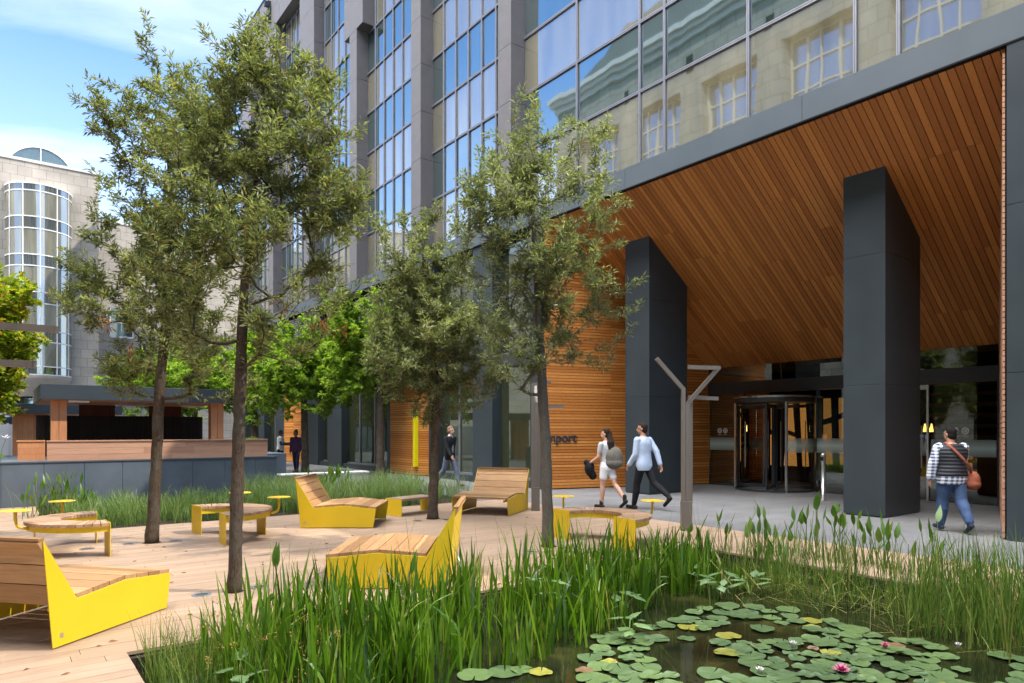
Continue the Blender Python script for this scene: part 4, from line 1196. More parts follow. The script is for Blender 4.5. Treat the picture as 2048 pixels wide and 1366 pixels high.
tag(mb.build('fallen_stems', m_leaf('straw_stem', [(0,(.22,.26,.05)),(.6,(.34,.33,.09)),(1,(.42,.25,.09))], .25, .5, .3)), kind='stuff', label='tangled pale fallen stems lying over the pond shallows', cat='stems')

# pickerel weed: countable stems, one plant per clump
def pickerel(px, py, n, hmax, label, spread=.10, z0=WZ, grp='pickerelweed plants with spear shaped leaves', lw=.065):
    p = ground(px, py, z0); root = empty('pickerelweed', p, 0, label, 'water plant', grp)
    st, lf = MB(), MB()
    for _ in range(n):
        az = r.uniform(0, 2*PI); h = r.uniform(.45,1.0)*hmax; ln = abs(r.gauss(.10,.12))
        b0 = Vector((r.gauss(0,spread), r.gauss(0,spread), 0)); d = Vector((math.cos(az)*math.sin(ln), math.sin(az)*math.sin(ln), math.cos(ln)))
        e = b0+d*h; st.tube([b0, b0+d*h*.5+Vector((0,0,.01)), e], [.006,.005,.003], 5, False)
        L_ = r.uniform(.15,.25)
        broad_leaf(lf, e-d*.02, az+r.gauss(0,.5), min(1.5, PI/2-ln-abs(r.gauss(0,.25))), L_, r.uniform(.7,1.1)*lw)
    for _ in range(n*2): blade(lf, (r.gauss(0,spread*1.3), r.gauss(0,spread*1.3), 0), r.uniform(0,2*PI), hmax*r.uniform(.4,.85), r.uniform(.008,.016), abs(r.gauss(.16,.14)), abs(r.gauss(.3,.3)), 5, r.uniform(-1.4,1.4))
    st.build('stems', M['rush'], root, True); lf.build('leaves', M['spear'], root, True)
    return root
for (px, py, n, h, lab) in ((1450,1120,9,.62,'pickerelweed beside the bronze lamp post'),(1515,1128,12,.78,'pickerelweed with tall spears below the revolving door'),(1580,1130,12,.68,'pickerelweed clump left of the steel post'),
        (1640,1138,13,.85,'tallest pickerelweed, in front of the steel access post'),(1690,1145,12,.80,'pickerelweed in front of the left edge of the near column'),(1745,1152,12,.72,'pickerelweed in front of the near column'),(1790,1165,10,.62,'low pickerelweed under the right edge of the near column'),
        (1850,1172,8,.80,'pickerelweed beside the walking man in the vest'),(1385,1125,8,.50,'small pickerelweed left of the bronze lamp'),(1560,1165,8,.42,'short pickerelweed nearest the lily pads'),(1260,1205,8,.35,'short pickerelweed against the iris by the curved bench')):
    pickerel(px, py+45*0, n, h, lab)
for (px, py, n, h, lab) in ((820,1270,6,.62,'two broad leaves standing before the half hidden lounger'),(545,1290,5,.72,'thin spear plant among the reeds left of the half hidden lounger')):
    pickerel(px, py, n, h, lab, .06)
# arrowhead plants with pale leaves
def arrowhead(px, py, n, h, label):
    p = ground(px, py, WZ); root = empty('arrowhead_plant', p, 0, label, 'water plant', 'pale arrowhead plants among the reeds')
    st, lf = MB(), MB()
    for _ in range(n):
        az = r.uniform(0,2*PI); e = Vector((math.cos(az)*r.uniform(.05,.2), math.sin(az)*r.uniform(.05,.2), h*r.uniform(.6,1.05)))
        st.tube([Vector((0,0,0)), e*.5+Vector((0,0,.03)), e], .004, 5, False)
        broad_leaf(lf, e, az+r.uniform(-.5,.5), r.uniform(-.35,.35), r.uniform(.10,.16), r.uniform(.08,.12), True)
    st.build('stems', M['rush'], root, True); lf.build('leaves', M['pale_leaf'], root, True)
for (px, py, n, h, lab) in ((1440,1195,9,.20,'pale arrowhead plant low in the middle of the far pond edge'),(1390,1180,8,.24,'pale arrowhead plant below the bronze lamp post'),(1500,1190,8,.22,'pale arrowhead plant under the tall pickerelweed'),
        (1258,1275,8,.16,'pale arrowhead plant on the water left of the lily pads'),(1090,1250,8,.42,'pale arrowhead plant in the iris below the slim tree'),(1300,1195,6,.42,'pale arrowhead plant in front of the curved bench'),(480,1400,6,.26,'single large pale leaf at the bottom edge of the reeds'),(1235,1240,6,.3,'pale arrowhead plant beside tall iris right of the curved bench leg')):
    arrowhead(px, py, n, h, lab)

# grass bed behind the deck
mb = MB()
for _ in range(150):
    v = r.uniform(4.6,9.0); u = r.uniform(13.35,17.4); c = W(v, u); hh = r.uniform(.75,1.05)
    for _ in range(42):
        az = r.uniform(0,2*PI); blade(mb, (c.x+r.gauss(0,.07), c.y+r.gauss(0,.07), -.02), az, hh*r.uniform(.45,1.0)*.85, r.uniform(.005,.009), abs(r.gauss(.22,.16)), r.uniform(.5,1.7), 5, r.uniform(-1,1))
for _ in range(150):
    v = r.uniform(1.0,5.0); u = r.uniform(13.3,15.2); c = W(v, u); hh = r.uniform(.4,.66)
    for _ in range(34):
        az = r.uniform(0,2*PI); blade(mb, (c.x+r.gauss(0,.07), c.y+r.gauss(0,.07), -.02), az, hh*r.uniform(.5,1.0), r.uniform(.006,.013), abs(r.gauss(.15,.14)), r.uniform(.2,1.3), 5, r.uniform(-1,1))
for _ in range(60):
    v = r.uniform(1.0,8.8); u = r.uniform(15.2,17.7); c = W(v, u); hh = r.uniform(.35,.6)
    for _ in range(26):
        az = r.uniform(0,2*PI); blade(mb, (c.x+r.gauss(0,.08), c.y+r.gauss(0,.08), -.02), az, hh*r.uniform(.5,1.0), r.uniform(.006,.012), abs(r.gauss(.15,.14)), r.uniform(.2,1.3), 5, r.uniform(-1,1))
tag(mb.build('bed_grass', M['fount'], smooth=True), kind='stuff', label='soft green grasses filling the bed behind the deck', cat='grass')
GB = 'leafy clumps in the grass bed'
def clump(px, py, n, h, label, z0=-.02, spread=.14, name='bed_plant', mat='spear', wide=.055, up=(1.0,1.45), Lr=(.16,.26)):
    p = ground(px, py, z0); root = empty(name, p, 0, label, 'plant', GB); st, lf = MB(), MB()
    for _ in range(n):
        az = r.uniform(0,2*PI); hh = h*r.uniform(.35,1.0); ln = abs(r.gauss(.15,.13)); b0 = Vector((r.gauss(0,spread), r.gauss(0,spread), 0))
        d = Vector((math.cos(az)*math.sin(ln), math.sin(az)*math.sin(ln), math.cos(ln))); e = b0+d*hh
        st.tube([b0, e], [.006,.003], 5, False); broad_leaf(lf, e-d*.03, az, r.uniform(*up), r.uniform(*Lr), wide*r.uniform(.7,1.2))
    for _ in range(n*2):
        az = r.uniform(0,2*PI); blade(lf, (r.gauss(0,spread), r.gauss(0,spread), 0), az, h*r.uniform(.5,.95), .012, abs(r.gauss(.2,.2)), r.uniform(.1,1.0), 5, r.uniform(-1,1))
    st.build('stems', M['rush'], root, True); lf.build('leaves', M[mat], root, True)
clump(110,1036,46,.80,'tall leafy clump behind the far left curved bench', spread=.20)
clump(165,1040,24,.55,'shorter leafy clump to the right of the tall one by the planter wall', spread=.16)
clump(670,985,26,.62,'broad leafed clump rising behind the reclined lounger back', spread=.22, wide=.08, Lr=(.22,.34))
clump(610,1000,14,.5,'small leafy clump at the end of the low timber bench wall', spread=.16)
hp = empty('hosta_plant', W(-.62, 19.6, .93), 0, 'bright green hosta on top of the planter wall at the left edge', 'plant')
lf = MB()
for _ in range(70):
    az = r.uniform(0,2*PI); broad_leaf(lf, Vector((math.cos(az)*.12+r.gauss(0,.22), math.sin(az)*.12+r.gauss(0,.22), r.uniform(.03,.25))), az, r.uniform(-.3,.9), r.uniform(.18,.3), .11)
lf.build('leaves', M['spear'], hp, True)
fp = empty('white_lily', W(.1, 19.2, .93), 0, 'white flower on a thin stem above the planter wall by the small pavilion', 'flower')
st = MB(); st.tube([(0,0,0),(.03,0,.3),(.12,0,.52)], .005, 5); st.build('stem', M['rush'], fp, True)
pt = MB()
for k in range(7): broad_leaf(pt, Vector((.12,0,.50+.012*k)), k*2.4, .5, .11, .05)
pt.build('petals', M['petal'], fp, True)
sh = empty('planter_shrub', W(6.2, 21.2, 1.0), 0, 'small green shrub in the planter box beside the woman in white', 'shrub')
lf = MB()
for _ in range(420):
    v_ = Vector((r.gauss(0,1),r.gauss(0,1),abs(r.gauss(0,1)))).normalized()*r.random()**.5
    leaf_faces(lf, Vector((v_.x*.3,v_.y*.3,v_.z*.36)), v_+Vector((0,0,.6)), Vector((r.gauss(0,1),r.gauss(0,1),1)), .14, .035)
lf.build('leaves', M['maple_leaf'], sh)

# ================================================================== water lilies
def pad_mesh(name, mats, seed):
    q = random.Random(seed); m = MB(); n = 26; m.v.append((0,0,.001)); a0 = .075
    ph = q.uniform(0,6)
    for ring in (.55, 1.0):
        for i in range(n+1):
            a = a0+(2*PI-2*a0)*i/n; rr = ring*(1+.03*math.sin(3*a+ph))*(1 if 0 < i < n or ring < 1 else .93)
            m.v.append((rr*math.cos(a), rr*math.sin(a), (.012*math.sin(2*a+ph)+.014*math.cos(5*a))*ring+(.02 if ring == 1 else 0)))
    for i in range(n): m.f.append([0,1+i,2+i]); m.f.append([1+i,1+n+1+i,2+n+1+i,2+i]); m.m.extend([0,0])
    return m.mesh(name, mats, True)
pm = {k: [pad_mesh('lily_pad', M[k], s) for s in range(4)] for k in ('pad','pad_y','pad_r')}
GP = {'pad':'green lily pads on the pond', 'pad_y':'yellowed lily pads on the pond', 'pad_r':'reddish brown lily pads on the pond'}
LP = {'pad':'flat green lily pad floating in the pond drift', 'pad_y':'yellowing lily pad among the green ones', 'pad_r':'reddish brown dying lily pad on the dark water'}
poly = [(1160,1350),(1195,1275),(1290,1258),(1405,1218),(1470,1210),(1600,1222),(1680,1250),(1760,1272),(1900,1300),(2060,1318),(2060,1420),(1170,1420)]
def inside(x, y):
    c = False
    for i in range(len(poly)):
        (x1,y1),(x2,y2) = poly[i], poly[i-1]
        if (y1 > y) != (y2 > y) and x < (x2-x1)*(y-y1)/(y2-y1)+x1: c = not c
    return c
from mathutils import noise as mnoise
placed = []; tries = 0
while len(placed) < 180 and tries < 20000:
    tries += 1
    px, py = r.uniform(1115,2100), r.uniform(1205,1420)
    if not inside(px, py): continue
    p = ground(px, py, WZ)
    if mnoise.noise(Vector((p.x*1.3+7.7, p.y*1.3, 0))) < -.10 and r.random() < .93: continue
    rad_ = r.uniform(.065,.13)
    if any((p-q).length < .66*(rad_+s) for q, s in placed): continue
    placed.append((p, rad_))
    k = r.choices(('pad','pad_y','pad_r'), (.94,.035,.025))[0]
    o = bpy.data.objects.new('lily_pad', r.choice(pm[k])); COL.objects.link(o)
    s = rad_*(.7 if k == 'pad_r' else 1)
    o.scale = (s, s*r.uniform(.85,1), .25); o.rotation_euler = (r.gauss(0,.02), r.gauss(0,.02), r.uniform(0,2*PI))
    o.location = (p.x, p.y, WZ+.004+.0035*(len(placed) % 6))
    tag(o, LP[k], 'lily pad', GP[k])
for (px, py, k, lab) in ((1010,1346,'pad','dark green lily pad close to the reeds at the bottom'),(950,1352,'pad','broad dark lily pad half under the iris at the bottom edge'),(1043,1341,'pad','small green lily pad beside a yellow one by the reeds'),(1082,1346,'pad_y','small yellow lily pad alone on open water by the reeds')):
    p = ground(px, py, WZ); o = bpy.data.objects.new('lily_pad', pm[k][1]); COL.objects.link(o); s = .13 if px < 1030 else .085
    o.scale = (s, s, .25); o.location = (p.x, p.y, WZ+.006); o.rotation_euler = (0,0,r.uniform(0,6)); tag(o, lab, 'lily pad', GP[k])
def lily(px, py, mat, s, label, op=.6):
    p = ground(px, py, WZ); root = empty('water_lily', (p.x,p.y,WZ+.025), 0, label, 'flower', 'water lily flowers'); m = MB()
    for ring, (tl, n) in enumerate(((op,8),(op+.35,7),(op+.7,5))):
        for k in range(n): broad_leaf(m, Vector((0,0,.004*ring)), 2*PI*k/n+ring*.4, tl, s*(1-.12*ring), s*.38)
    m.build('petals', M[mat], root, True)
    m = MB(); m.ellipsoid((0,0,s*.25), s*.16, s*.16, s*.14, 8, 6); m.build('centre', M['pad_y'], root)
lily(1683,1349,'pink',.075,'open pink water lily at the bottom of the pond, nearest the camera',.35)
lily(1770,1302,'pink',.055,'small pink water lily among pads under the near column',.8)
lily(1586,1300,'petal',.055,'pale closed water lily bud in the middle of the pads',1.05)
lily(1916,1302,'petal',.05,'pale closed water lily bud toward the right edge',1.05)
lily(1520,1352,'petal',.05,'pale pinkish water lily bud low in the centre of the pads',.9)

# a few dry leaves lying on the deck and paving
mb = MB()
for _ in range(170):
    v, u = r.uniform(-.5, 9.5), r.uniform(3.0, 13.0)
    if u < 5.8 and .7 < v < 8.0: continue
    c = W(v, u, .004+r.uniform(0,.004)); a = r.uniform(0, 2*PI)
    leaf_faces(mb, c, Vector((math.cos(a), math.sin(a), r.uniform(.02,.12))), Vector((0,0,1)), r.uniform(.04,.08), r.uniform(.015,.026))
tag(mb.build('fallen_leaves', M['dead_leaf']), kind='stuff', label='scattered dry brown leaves lying on the deck', cat='leaves')
# ================================================================== people
def m_skin(name, c):
    t = NT(name); n = t.noise(t.coord(), 14, 4)
    b = t.bsdf(t.ramp(n, [(.3, hsv(c,.88)), (.7, hsv(c,1.1))]), .5, .4); b.inputs['Subsurface Weight'].default_value = .08; b.inputs['Subsurface Radius'].default_value = (.01,.004,.002)
    return t.surf(b.outputs[0])
def m_cloth(name, c, var=.15, bump=.4):
    t = NT(name); co = t.coord(); n = t.noise(co, 9, 5, .6, dist=.8); n2 = t.noise(co, 220, 2)
    b = t.bsdf(t.ramp(n, [(.3, hsv(c,1-var)), (.7, hsv(c,1+var))]), .85, .2, 0, t.bump(n, bump, .02))
    return t.surf(b.outputs[0])
def m_plaid():
    t = NT('plaid_shirt_cloth'); co = t.coord()
    def bands(ax, sc):
        w_ = t.n('ShaderNodeTexWave', wave_type='BANDS', bands_direction=ax); w_.inputs['Scale'].default_value = sc; w_.inputs['Distortion'].default_value = .4
        t.l(co, w_.inputs['Vector']); return t.ramp(w_.outputs[1], [(.45,(0,0,0)),(.55,(1,1,1))])
    a = t.mix(bands('Z', 6.0), (.035,.045,.085), (.62,.66,.74)); c = t.mix(bands('X', 4.2), (.10,.12,.2), (.8,.82,.86))
    return t.surf(t.bsdf(t.mix(.5, a, c, 'MULTIPLY') if False else t.mix(.42, a, c), .85, .2).outputs[0])
def m_quilt():
    t = NT('quilted_vest_cloth'); co = t.coord(); w_ = t.n('ShaderNodeTexWave', wave_type='BANDS', bands_direction='Z'); w_.inputs['Scale'].default_value = 5.5; w_.inputs['Distortion'].default_value = .6
    t.l(co, w_.inputs['Vector'])
    b = t.bsdf(t.ramp(w_.outputs[1], [(0,(.010,.012,.015)),(.5,(.016,.018,.023)),(1,(.020,.022,.028))]), .6, .35, 0, t.bump(w_.outputs[1], .5, .015))
    return t.surf(b.outputs[0])
SK = m_skin('fair_skin', (.55,.30,.21)); SK2 = m_skin('tan_skin', (.40,.21,.135)); SK3 = m_skin('brown_skin', (.16,.075,.045))
HB = m_cloth('dark_brown_hair', (.022,.013,.009)); HL = m_cloth('light_brown_hair', (.20,.13,.085)); HK = m_cloth('black_hair', (.008,.007,.007))
EYE = m_plain('dark_eye', (.02,.015,.012), .2, .5); LIP = m_plain('lip_tone', (.36,.12,.10), .5, .3)

def fuse(mb, name, mat, parent, vox, smooth=4, sub=False):
    me = mb.mesh('tmp_body', mat); o = bpy.data.objects.new('tmp_body', me); COL.objects.link(o)
    m = o.modifiers.new('r', 'REMESH'); m.mode = 'VOXEL'; m.voxel_size = vox
    s = o.modifiers.new('s', 'SMOOTH'); s.factor = .5; s.iterations = smooth
    bpy.context.view_layer.update()
    nm = bpy.data.meshes.new_from_object(o.evaluated_get(bpy.context.evaluated_depsgraph_get()))
    bpy.data.objects.remove(o); bpy.data.meshes.remove(me)
    nm.name = name; nm.materials.clear(); nm.materials.append(mat)
    nm.polygons.foreach_set('use_smooth', [True]*len(nm.polygons)); nm.update()
    q = bpy.data.objects.new(name, nm); COL.objects.link(q)
    if parent is not None: q.parent = parent
    return q

def fd(a, ab=0.0):           # direction of a hanging limb swung forward by a and outward by ab
    return Vector((math.sin(ab), math.sin(a)*math.cos(ab), -math.cos(a)*math.cos(ab)))

def person(px, py, H, rz, pose, look, label, depth=None):
    s = H/1.75; p0 = ground(px, py)
    P = dict(hL=.3, hR=-.3, kL=.1, kR=.25, aL=-.3, aR=.3, eL=.3, eR=.3, abL=.10, abR=.10, fL=0, fR=-.4, lean=.04, yaw=0, fat=1.0, width=1.0); P.update(pose)
    fat, wd = P['fat'], P['width']
    J = {}
    for sd, x in (('L',-.09*wd),('R',.09*wd)):
        hip = Vector((x,0,.93)); a = P['h'+sd]; k = P['k'+sd]
        kn = hip+fd(a)*.435; an = kn+fd(a-k)*.415
        f = P['f'+sd]; fdv = Vector((x*.6,math.cos(f),math.sin(f))).normalized()
        heel = an+Vector((0,-.045,-.055)) if f > -.05 else an+Vector((0,-.05,-.045)); toe = an+fdv*.17+Vector((0,0,-.055))
        J[sd] = (hip,kn,an,heel,toe)
    zmin = min(min(J[k][3].z, J[k][4].z) for k in 'LR')-.038
    off = Vector((0,0,-zmin))
    for k in 'LR': J[k] = tuple(q+off for q in J[k])
    zb = off.z
    def T(x, y, z): return Vector((x, y+(z-.93)*P['lean'], z+zb))
    A = {}
    for sd, x in (('L',-1),('R',1)):
        sh = T(x*.178*wd, 0, 1.405); ab = P['ab'+sd]*x
        el = sh+fd(P['a'+sd], ab)*.285; wr = el+fd(P['a'+sd]+P['e'+sd], ab*.3)*.25
        A[sd] = (sh, el, wr)
    def scale(mb):
        mb.v = [tuple(Vector(v)*s) for v in mb.v]; return mb
    def torso(mb, g, z0, z1, fatk=1.0):
        rr = [(.80,.150,.10),(.88,.165,.118),(.95,.165,.115),(1.04,.148,.108),(1.13,.140,.102),(1.24,.155,.112),(1.33,.168,.115),(1.40,.160,.10),(1.45,.105,.082),(1.49,.062,.062)]
        rings = []
        def at(z):
            for (a, b_) in zip(rr, rr[1:]):
                if a[0] <= z <= b_[0]:
                    f = (z-a[0])/(b_[0]-a[0]); return a[1]+(b_[1]-a[1])*f, a[2]+(b_[2]-a[2])*f
            return rr[-1][1:] if z > rr[-1][0] else rr[0][1:]
        n = 14
        for i in range(n+1):
            z = z0+(z1-z0)*i/n; rx, ry = at(z); c = T(0,0,z)
            belly = (fat-1)*math.exp(-((z-1.05)/.2)**2)
            rings.append((c.z, c.x, c.y+belly*.05, (rx*wd*(1+(fat-1)*.6)+g)*fatk, (ry*(1+belly*1.2+(fat-1)*.4)+g)))
        mb.loft(rings, 22)
    def leg(mb, sd, g, t0=0.0, t1=1.0, thick=1.0):
        hip, kn, an, heel, toe = J[sd]; fk = (1+(fat-1)*.7)*thick
        mb.capsule(hip+Vector((0,0,-.02)), kn, .084*fk+g, .056*fk+g) if t1 >= .5 else mb.capsule(hip+Vector((0,0,-.02)), hip.lerp(kn, t1*2), .084*fk+g, (.084-.05*t1)*fk+g)
        if t1 > .5:
            mid = kn.lerp(an, .32)+Vector((0,-.012,0)); e = kn.lerp(an, (t1-.5)*2)
            mb.capsule(kn, mid, .055*fk+g, .056*fk+g); mb.capsule(mid, e, .056*fk+g, .038*fk+g)
    def arm(mb, sd, g, t1=1.0):
        sh, el, wr = A[sd]; fk = 1+(fat-1)*.5
        mb.capsule(sh, el if t1 >= .5 else sh.lerp(el, t1*2), .052*fk+g, .042*fk+g)
        if t1 > .5: mb.capsule(el, el.lerp(wr, (t1-.5)*2), .041*fk+g, .030*fk+g)
    root = empty('person', p0, rz, label, 'person')
    # ---- body: one continuous surface
    b = MB(); torso(b, 0, .84, 1.49)
    for sd, x in (('L',-1),('R',1)):
        leg(b, sd, 0); arm(b, sd, 0)
        hip, kn, an, heel, toe = J[sd]; b.capsule(heel, toe, .032, .026); b.capsule(an, heel.lerp(toe,.3), .035, .035)
        sh, el, wr = A[sd]; d = (wr-el).normalized(); side = Vector((0,1,0))-d*d.y; side.normalize(); nrm = d.cross(side)
        pc = wr+d*.055
        R3 = Matrix((side, nrm, d)).transposed(); b.ellipsoid(pc, .042, .019, .062, 12, 8, R3)
        inw = nrm*(1 if nrm.x*x < 0 else -1)
        for k, (o_, L_) in enumerate(((.030,.066),(.010,.076),(-.010,.070),(-.028,.055))):
            q = pc+side*o_+d*.048; q1 = q+(d*.9+inw*.25).normalized()*L_*.5; q2 = q1+(d*.75+inw*.65).normalized()*L_*.5
            b.capsule(q, q1, .0095, .009, 8); b.capsule(q1, q2, .009, .0075, 8)
        q = pc+side*.034-d*.02; q1 = q+(side*.75+d*.6+inw*.2).normalized()*.034; q2 = q1+(d*.9+side*.2+inw*.3).normalized()*.03
        b.capsule(q, q1, .0115, .010, 8); b.capsule(q1, q2, .010, .008, 8)
    hc = T(0,.02,1.640); YR = Matrix.Rotation(P['yaw'], 3, 'Z'); hd = lambda x,y,z: hc+YR @ Vector((x,y,z))
    b.capsule(T(0,-.005,1.44), T(0,.008,1.57), .056*(1+(fat-1)*.5), .052*(1+(fat-1)*.5))
    b.ellipsoid(hd(0,-.008,.022), .076, .094, .100, 16, 12, YR); b.ellipsoid(hd(0,.030,-.048), .056, .060, .066, 14, 10, YR)
    b.ellipsoid(hd(0,.055,-.085), .030, .028, .024, 10, 8, YR)
    b.capsule(hd(0,.088,.005), hd(0,.105,-.028), .010, .015, 8)
    for x in (-1,1):
        b.ellipsoid(hd(x*.078,-.008,-.01), .010, .020, .032, 8, 6, YR); b.ellipsoid(hd(x*.032,.076,.018), .022, .014, .010, 8, 6, YR)
    b.ellipsoid(hd(0,.086,-.058), .022, .012, .010, 8, 6, YR)
    fuse(scale(b), 'body', look['skin'], root, .0065*s, 3)
    e = MB()
    for x in (-1,1): e.ellipsoid(hd(x*.032,.084,.004), .012, .007, .007, 8, 6, YR)
    scale(e).build('eyes', EYE, root, True)
    e = MB(); e.ellipsoid(hd(0,.094,-.058), .020, .006, .006, 8, 6, YR); scale(e).build('mouth', LIP, root, True)
    # ---- hair
    h = MB(); h.ellipsoid(hd(0,-.018,.036), .084, .098, .098, 16, 12, YR)
    hs = look.get('hair_style', 'short')
    h.ellipsoid(hd(0,-.045,-.02), .078, .066, .085, 14, 10, YR)
    if hs == 'long':
        h.capsule(hd(.02,-.075,0), T(.02,-.12,1.42), .075, .075); h.capsule(T(.02,-.12,1.44), T(.03,-.15,1.20), .078, .045)
        h.capsule(T(-.03,-.11,1.44), T(-.03,-.14,1.25), .055, .035)
    if hs == 'bun': h.ellipsoid(hd(0,-.05,.125), .045, .045, .04, 10, 8)
    # cut the hair away from the face
    fh = fuse(scale(h), 'hair', look['hair'], root, .009*s, 3)
    me = fh.data; cy = hd(0,.062,0)*s
    for v in me.vertices:
        l = YR.inverted() @ (Vector(v.co)-hc*s); 
        if l.z < .062*s and l.y > .010*s and l.z > -.2*s:
            v.co = Vector(v.co) + YR @ Vector((-l.x*.25, -(l.y-.0*s)*.62, 0))
    # ---- clothes
    for it in look['clothes']:
        c = MB(); k = it['k']; g = it.get('g', .014)
        if k == 'top':
            torso(c, g, it.get('z0', .86), 1.475, it.get('flare', 1.0))
            sl = it.get('sleeve', 1.0)
            if sl > 0:
                for sd in 'LR': arm(c, sd, g*.9, sl)
            else:
                for sd in 'LR': c.capsule(A[sd][0]+Vector((-A[sd][0].x*.30,0,-.02)), A[sd][0]+Vector((-A[sd][0].x*.08,0,.0)), .075, .058)
        elif k == 'legs':
            torso(c, g*.9, .83, it.get('z1', 1.0))
            for sd in 'LR': leg(c, sd, g, 0, it.get('len', .97), it.get('thick', 1.0))
        elif k == 'shoes':
            for sd in 'LR':
                c = MB(); hip, kn, an, heel, toe = J[sd]; c.capsule(heel, toe, .041, .036); c.capsule(an+Vector((0,0,it.get('boot', .0))), heel.lerp(toe,.25), .047, .044)
                fuse(scale(c), 'shoe', it['mat'], root, .009*s, 2)
            continue
        elif k == 'collar': c.capsule(T(0,0,1.455), T(0,.004,1.495), .068, .064)
        elif k == 'inner':
            zz = T(0,.062,1.2); c.ellipsoid(zz+Vector((0,.045*fat,0)), .055, .03, .28, 12, 10)
        o = fuse(scale(c), it['name'], it['mat'], root, it.get('vox', .011)*s, it.get('sm', 3))
    root['s'] = s
    return root, (lambda x, y, z: p0 + Matrix.Rotation(rz, 3, 'Z') @ (T(x, y, z)*s)), (lambda sd: p0 + Matrix.Rotation(rz, 3, 'Z') @ ((A[sd][2]+(A[sd][2]-A[sd][1]).normalized()*.09)*s))

BLACK = m_cloth('black_cloth', (.012,.012,.014)); DENIM = m_cloth('blue_denim', (.045,.075,.15), .3); GREYD = m_cloth('grey_blue_denim', (.13,.14,.19), .25); GREY = m_cloth('grey_knit', (.22,.22,.22))
GREY2 = m_cloth('pale_grey_cloth', (.42,.42,.42), .1); WHITE = m_cloth('white_cloth', (.75,.75,.76), .06); LBLUE = m_cloth('light_blue_shirt', (.42,.50,.64), .12); PURP = m_cloth('purple_jacket_cloth', (.055,.022,.05), .3)
NAVY = m_cloth('navy_cloth', (.02,.025,.05)); LEATH = m_cloth('tan_leather', (.27,.085,.05), .2); TAUPE = m_cloth('taupe_canvas', (.13,.118,.10), .2); SHOE = m_cloth('dark_shoe_leather', (.02,.016,.014)); BOOT = m_cloth('brown_boot_leather', (.10,.05,.03))

# 1 man in a dark blazer, walking right past the windows
person(899, 976, 1.74, R_(-128), dict(hL=.40,kL=.12,hR=-.30,kR=.42,fL=.12,fR=-.75,aL=-.28,aR=.30,eL=.25,eR=.35,yaw=.15),
       dict(skin=SK, hair=HL, clothes=[dict(k='legs',name='jeans',mat=GREYD,g=.016),dict(k='top',name='blazer',mat=BLACK,g=.024,z0=.80),dict(k='inner',name='grey_jumper',mat=GREY),dict(k='collar',name='collar',mat=WHITE),dict(k='shoes',name='shoes',mat=BOOT)]),
       'man in a black blazer, white collar and grey jeans striding past the shop windows')
# 2 woman with long hair
pw, pwT, pwH = person(1214, 1016, 1.66, R_(40), dict(hL=.12,kL=.05,hR=-.36,kR=.38,fL=0,fR=-.8,aL=.15,aR=.05,eL=.9,eR=.5,abL=.14,abR=.12,yaw=.45),
       dict(skin=SK, hair=HB, hair_style='long', clothes=[dict(k='legs',name='shorts',mat=WHITE,g=.018,len=.30,z1=1.02),dict(k='top',name='tee_shirt',mat=GREY2,g=.014,z0=.92,sleeve=.28),dict(k='shoes',name='ankle_boots',mat=SHOE,boot=.06)]),
       'long haired woman in white shorts and pale tee shirt walking beside the timber wall')
def blob(name, label, cat, items, mat, vox=.012, parts=()):
    m = MB()
    for (kind, *a) in items: getattr(m, kind)(*a)
    o = fuse(m, name, mat, None, vox, 4); tag(o, label, cat); return o
c = pwT(.06,-.15,1.12); 
o = blob('shoulder_bag', 'taupe canvas bag hanging at the back of the long haired woman', 'bag', [('ellipsoid', c, .20,.13,.24,16,12), ('ellipsoid', c+Vector((0,0,-.12)), .21,.14,.13,16,12)], TAUPE)
mm = MB(); pts = [pwT(.12,-.20,1.25), pwT(.12,-.13,1.40), pwT(.13,-.02,1.485), pwT(.13,.11,1.40), pwT(.13,.10,1.22), pwT(.13,-.06,1.06)]
mm.tube(pts, .016, 8); st_ = mm.build('strap', TAUPE, None, True); st_.parent = o
h = pwH('L'); blob('folded_jacket', 'black jacket carried in front by the long haired woman', 'jacket', [('ellipsoid', h+Vector((.03,.0,-.08)), .11,.10,.17,14,10), ('capsule', h+Vector((-.04,0,.05)), h+Vector((.10,.02,-.24)), .06,.09)], BLACK)
# 3 man in the light blue shirt
person(1288, 1019, 1.80, R_(38), dict(hL=.26,kL=.08,hR=-.46,kR=.55,fL=.05,fR=-.95,aL=.10,aR=-.55,eL=.55,eR=.25,abL=.08,abR=.20,yaw=.5),
       dict(skin=SK2, hair=HB, clothes=[dict(k='legs',name='trousers',mat=BLACK,g=.016),dict(k='top',name='shirt',mat=LBLUE,g=.024,z0=.80,flare=1.03),dict(k='shoes',name='shoes',mat=SHOE)]),
       'man in an untucked light blue shirt and black trousers walking by the far column')
# 4 man in the vest
pv, pvT, pvH = person(1903, 1064, 1.66, R_(-4), dict(hL=.20,kL=.05,hR=-.24,kR=.40,fL=.05,fR=-.7,aL=.05,aR=.35,eL=.12,eR=1.1,abL=.30,abR=.16,fat=1.30,width=1.12,yaw=.35),
       dict(skin=SK2, hair=HK, clothes=[dict(k='legs',name='jeans',mat=DENIM,g=.020,thick=1.08),dict(k='top',name='plaid_shirt',mat=m_plaid(),g=.036,z0=.79,sleeve=.95),dict(k='top',name='quilted_vest',mat=m_quilt(),g=.050,z0=.93,sleeve=0),dict(k='shoes',name='trainers',mat=NAVY)]),
       'stout man in a quilted vest over a plaid shirt walking toward the entrance')
c = pvT(.30,-.06,.86)
o = blob('satchel', 'tan leather satchel on the hip of the man in the vest', 'bag', [('ellipsoid', c, .11,.13,.15,14,10), ('ellipsoid', c+Vector((0,0,-.06)), .12,.14,.10,14,10)], LEATH)
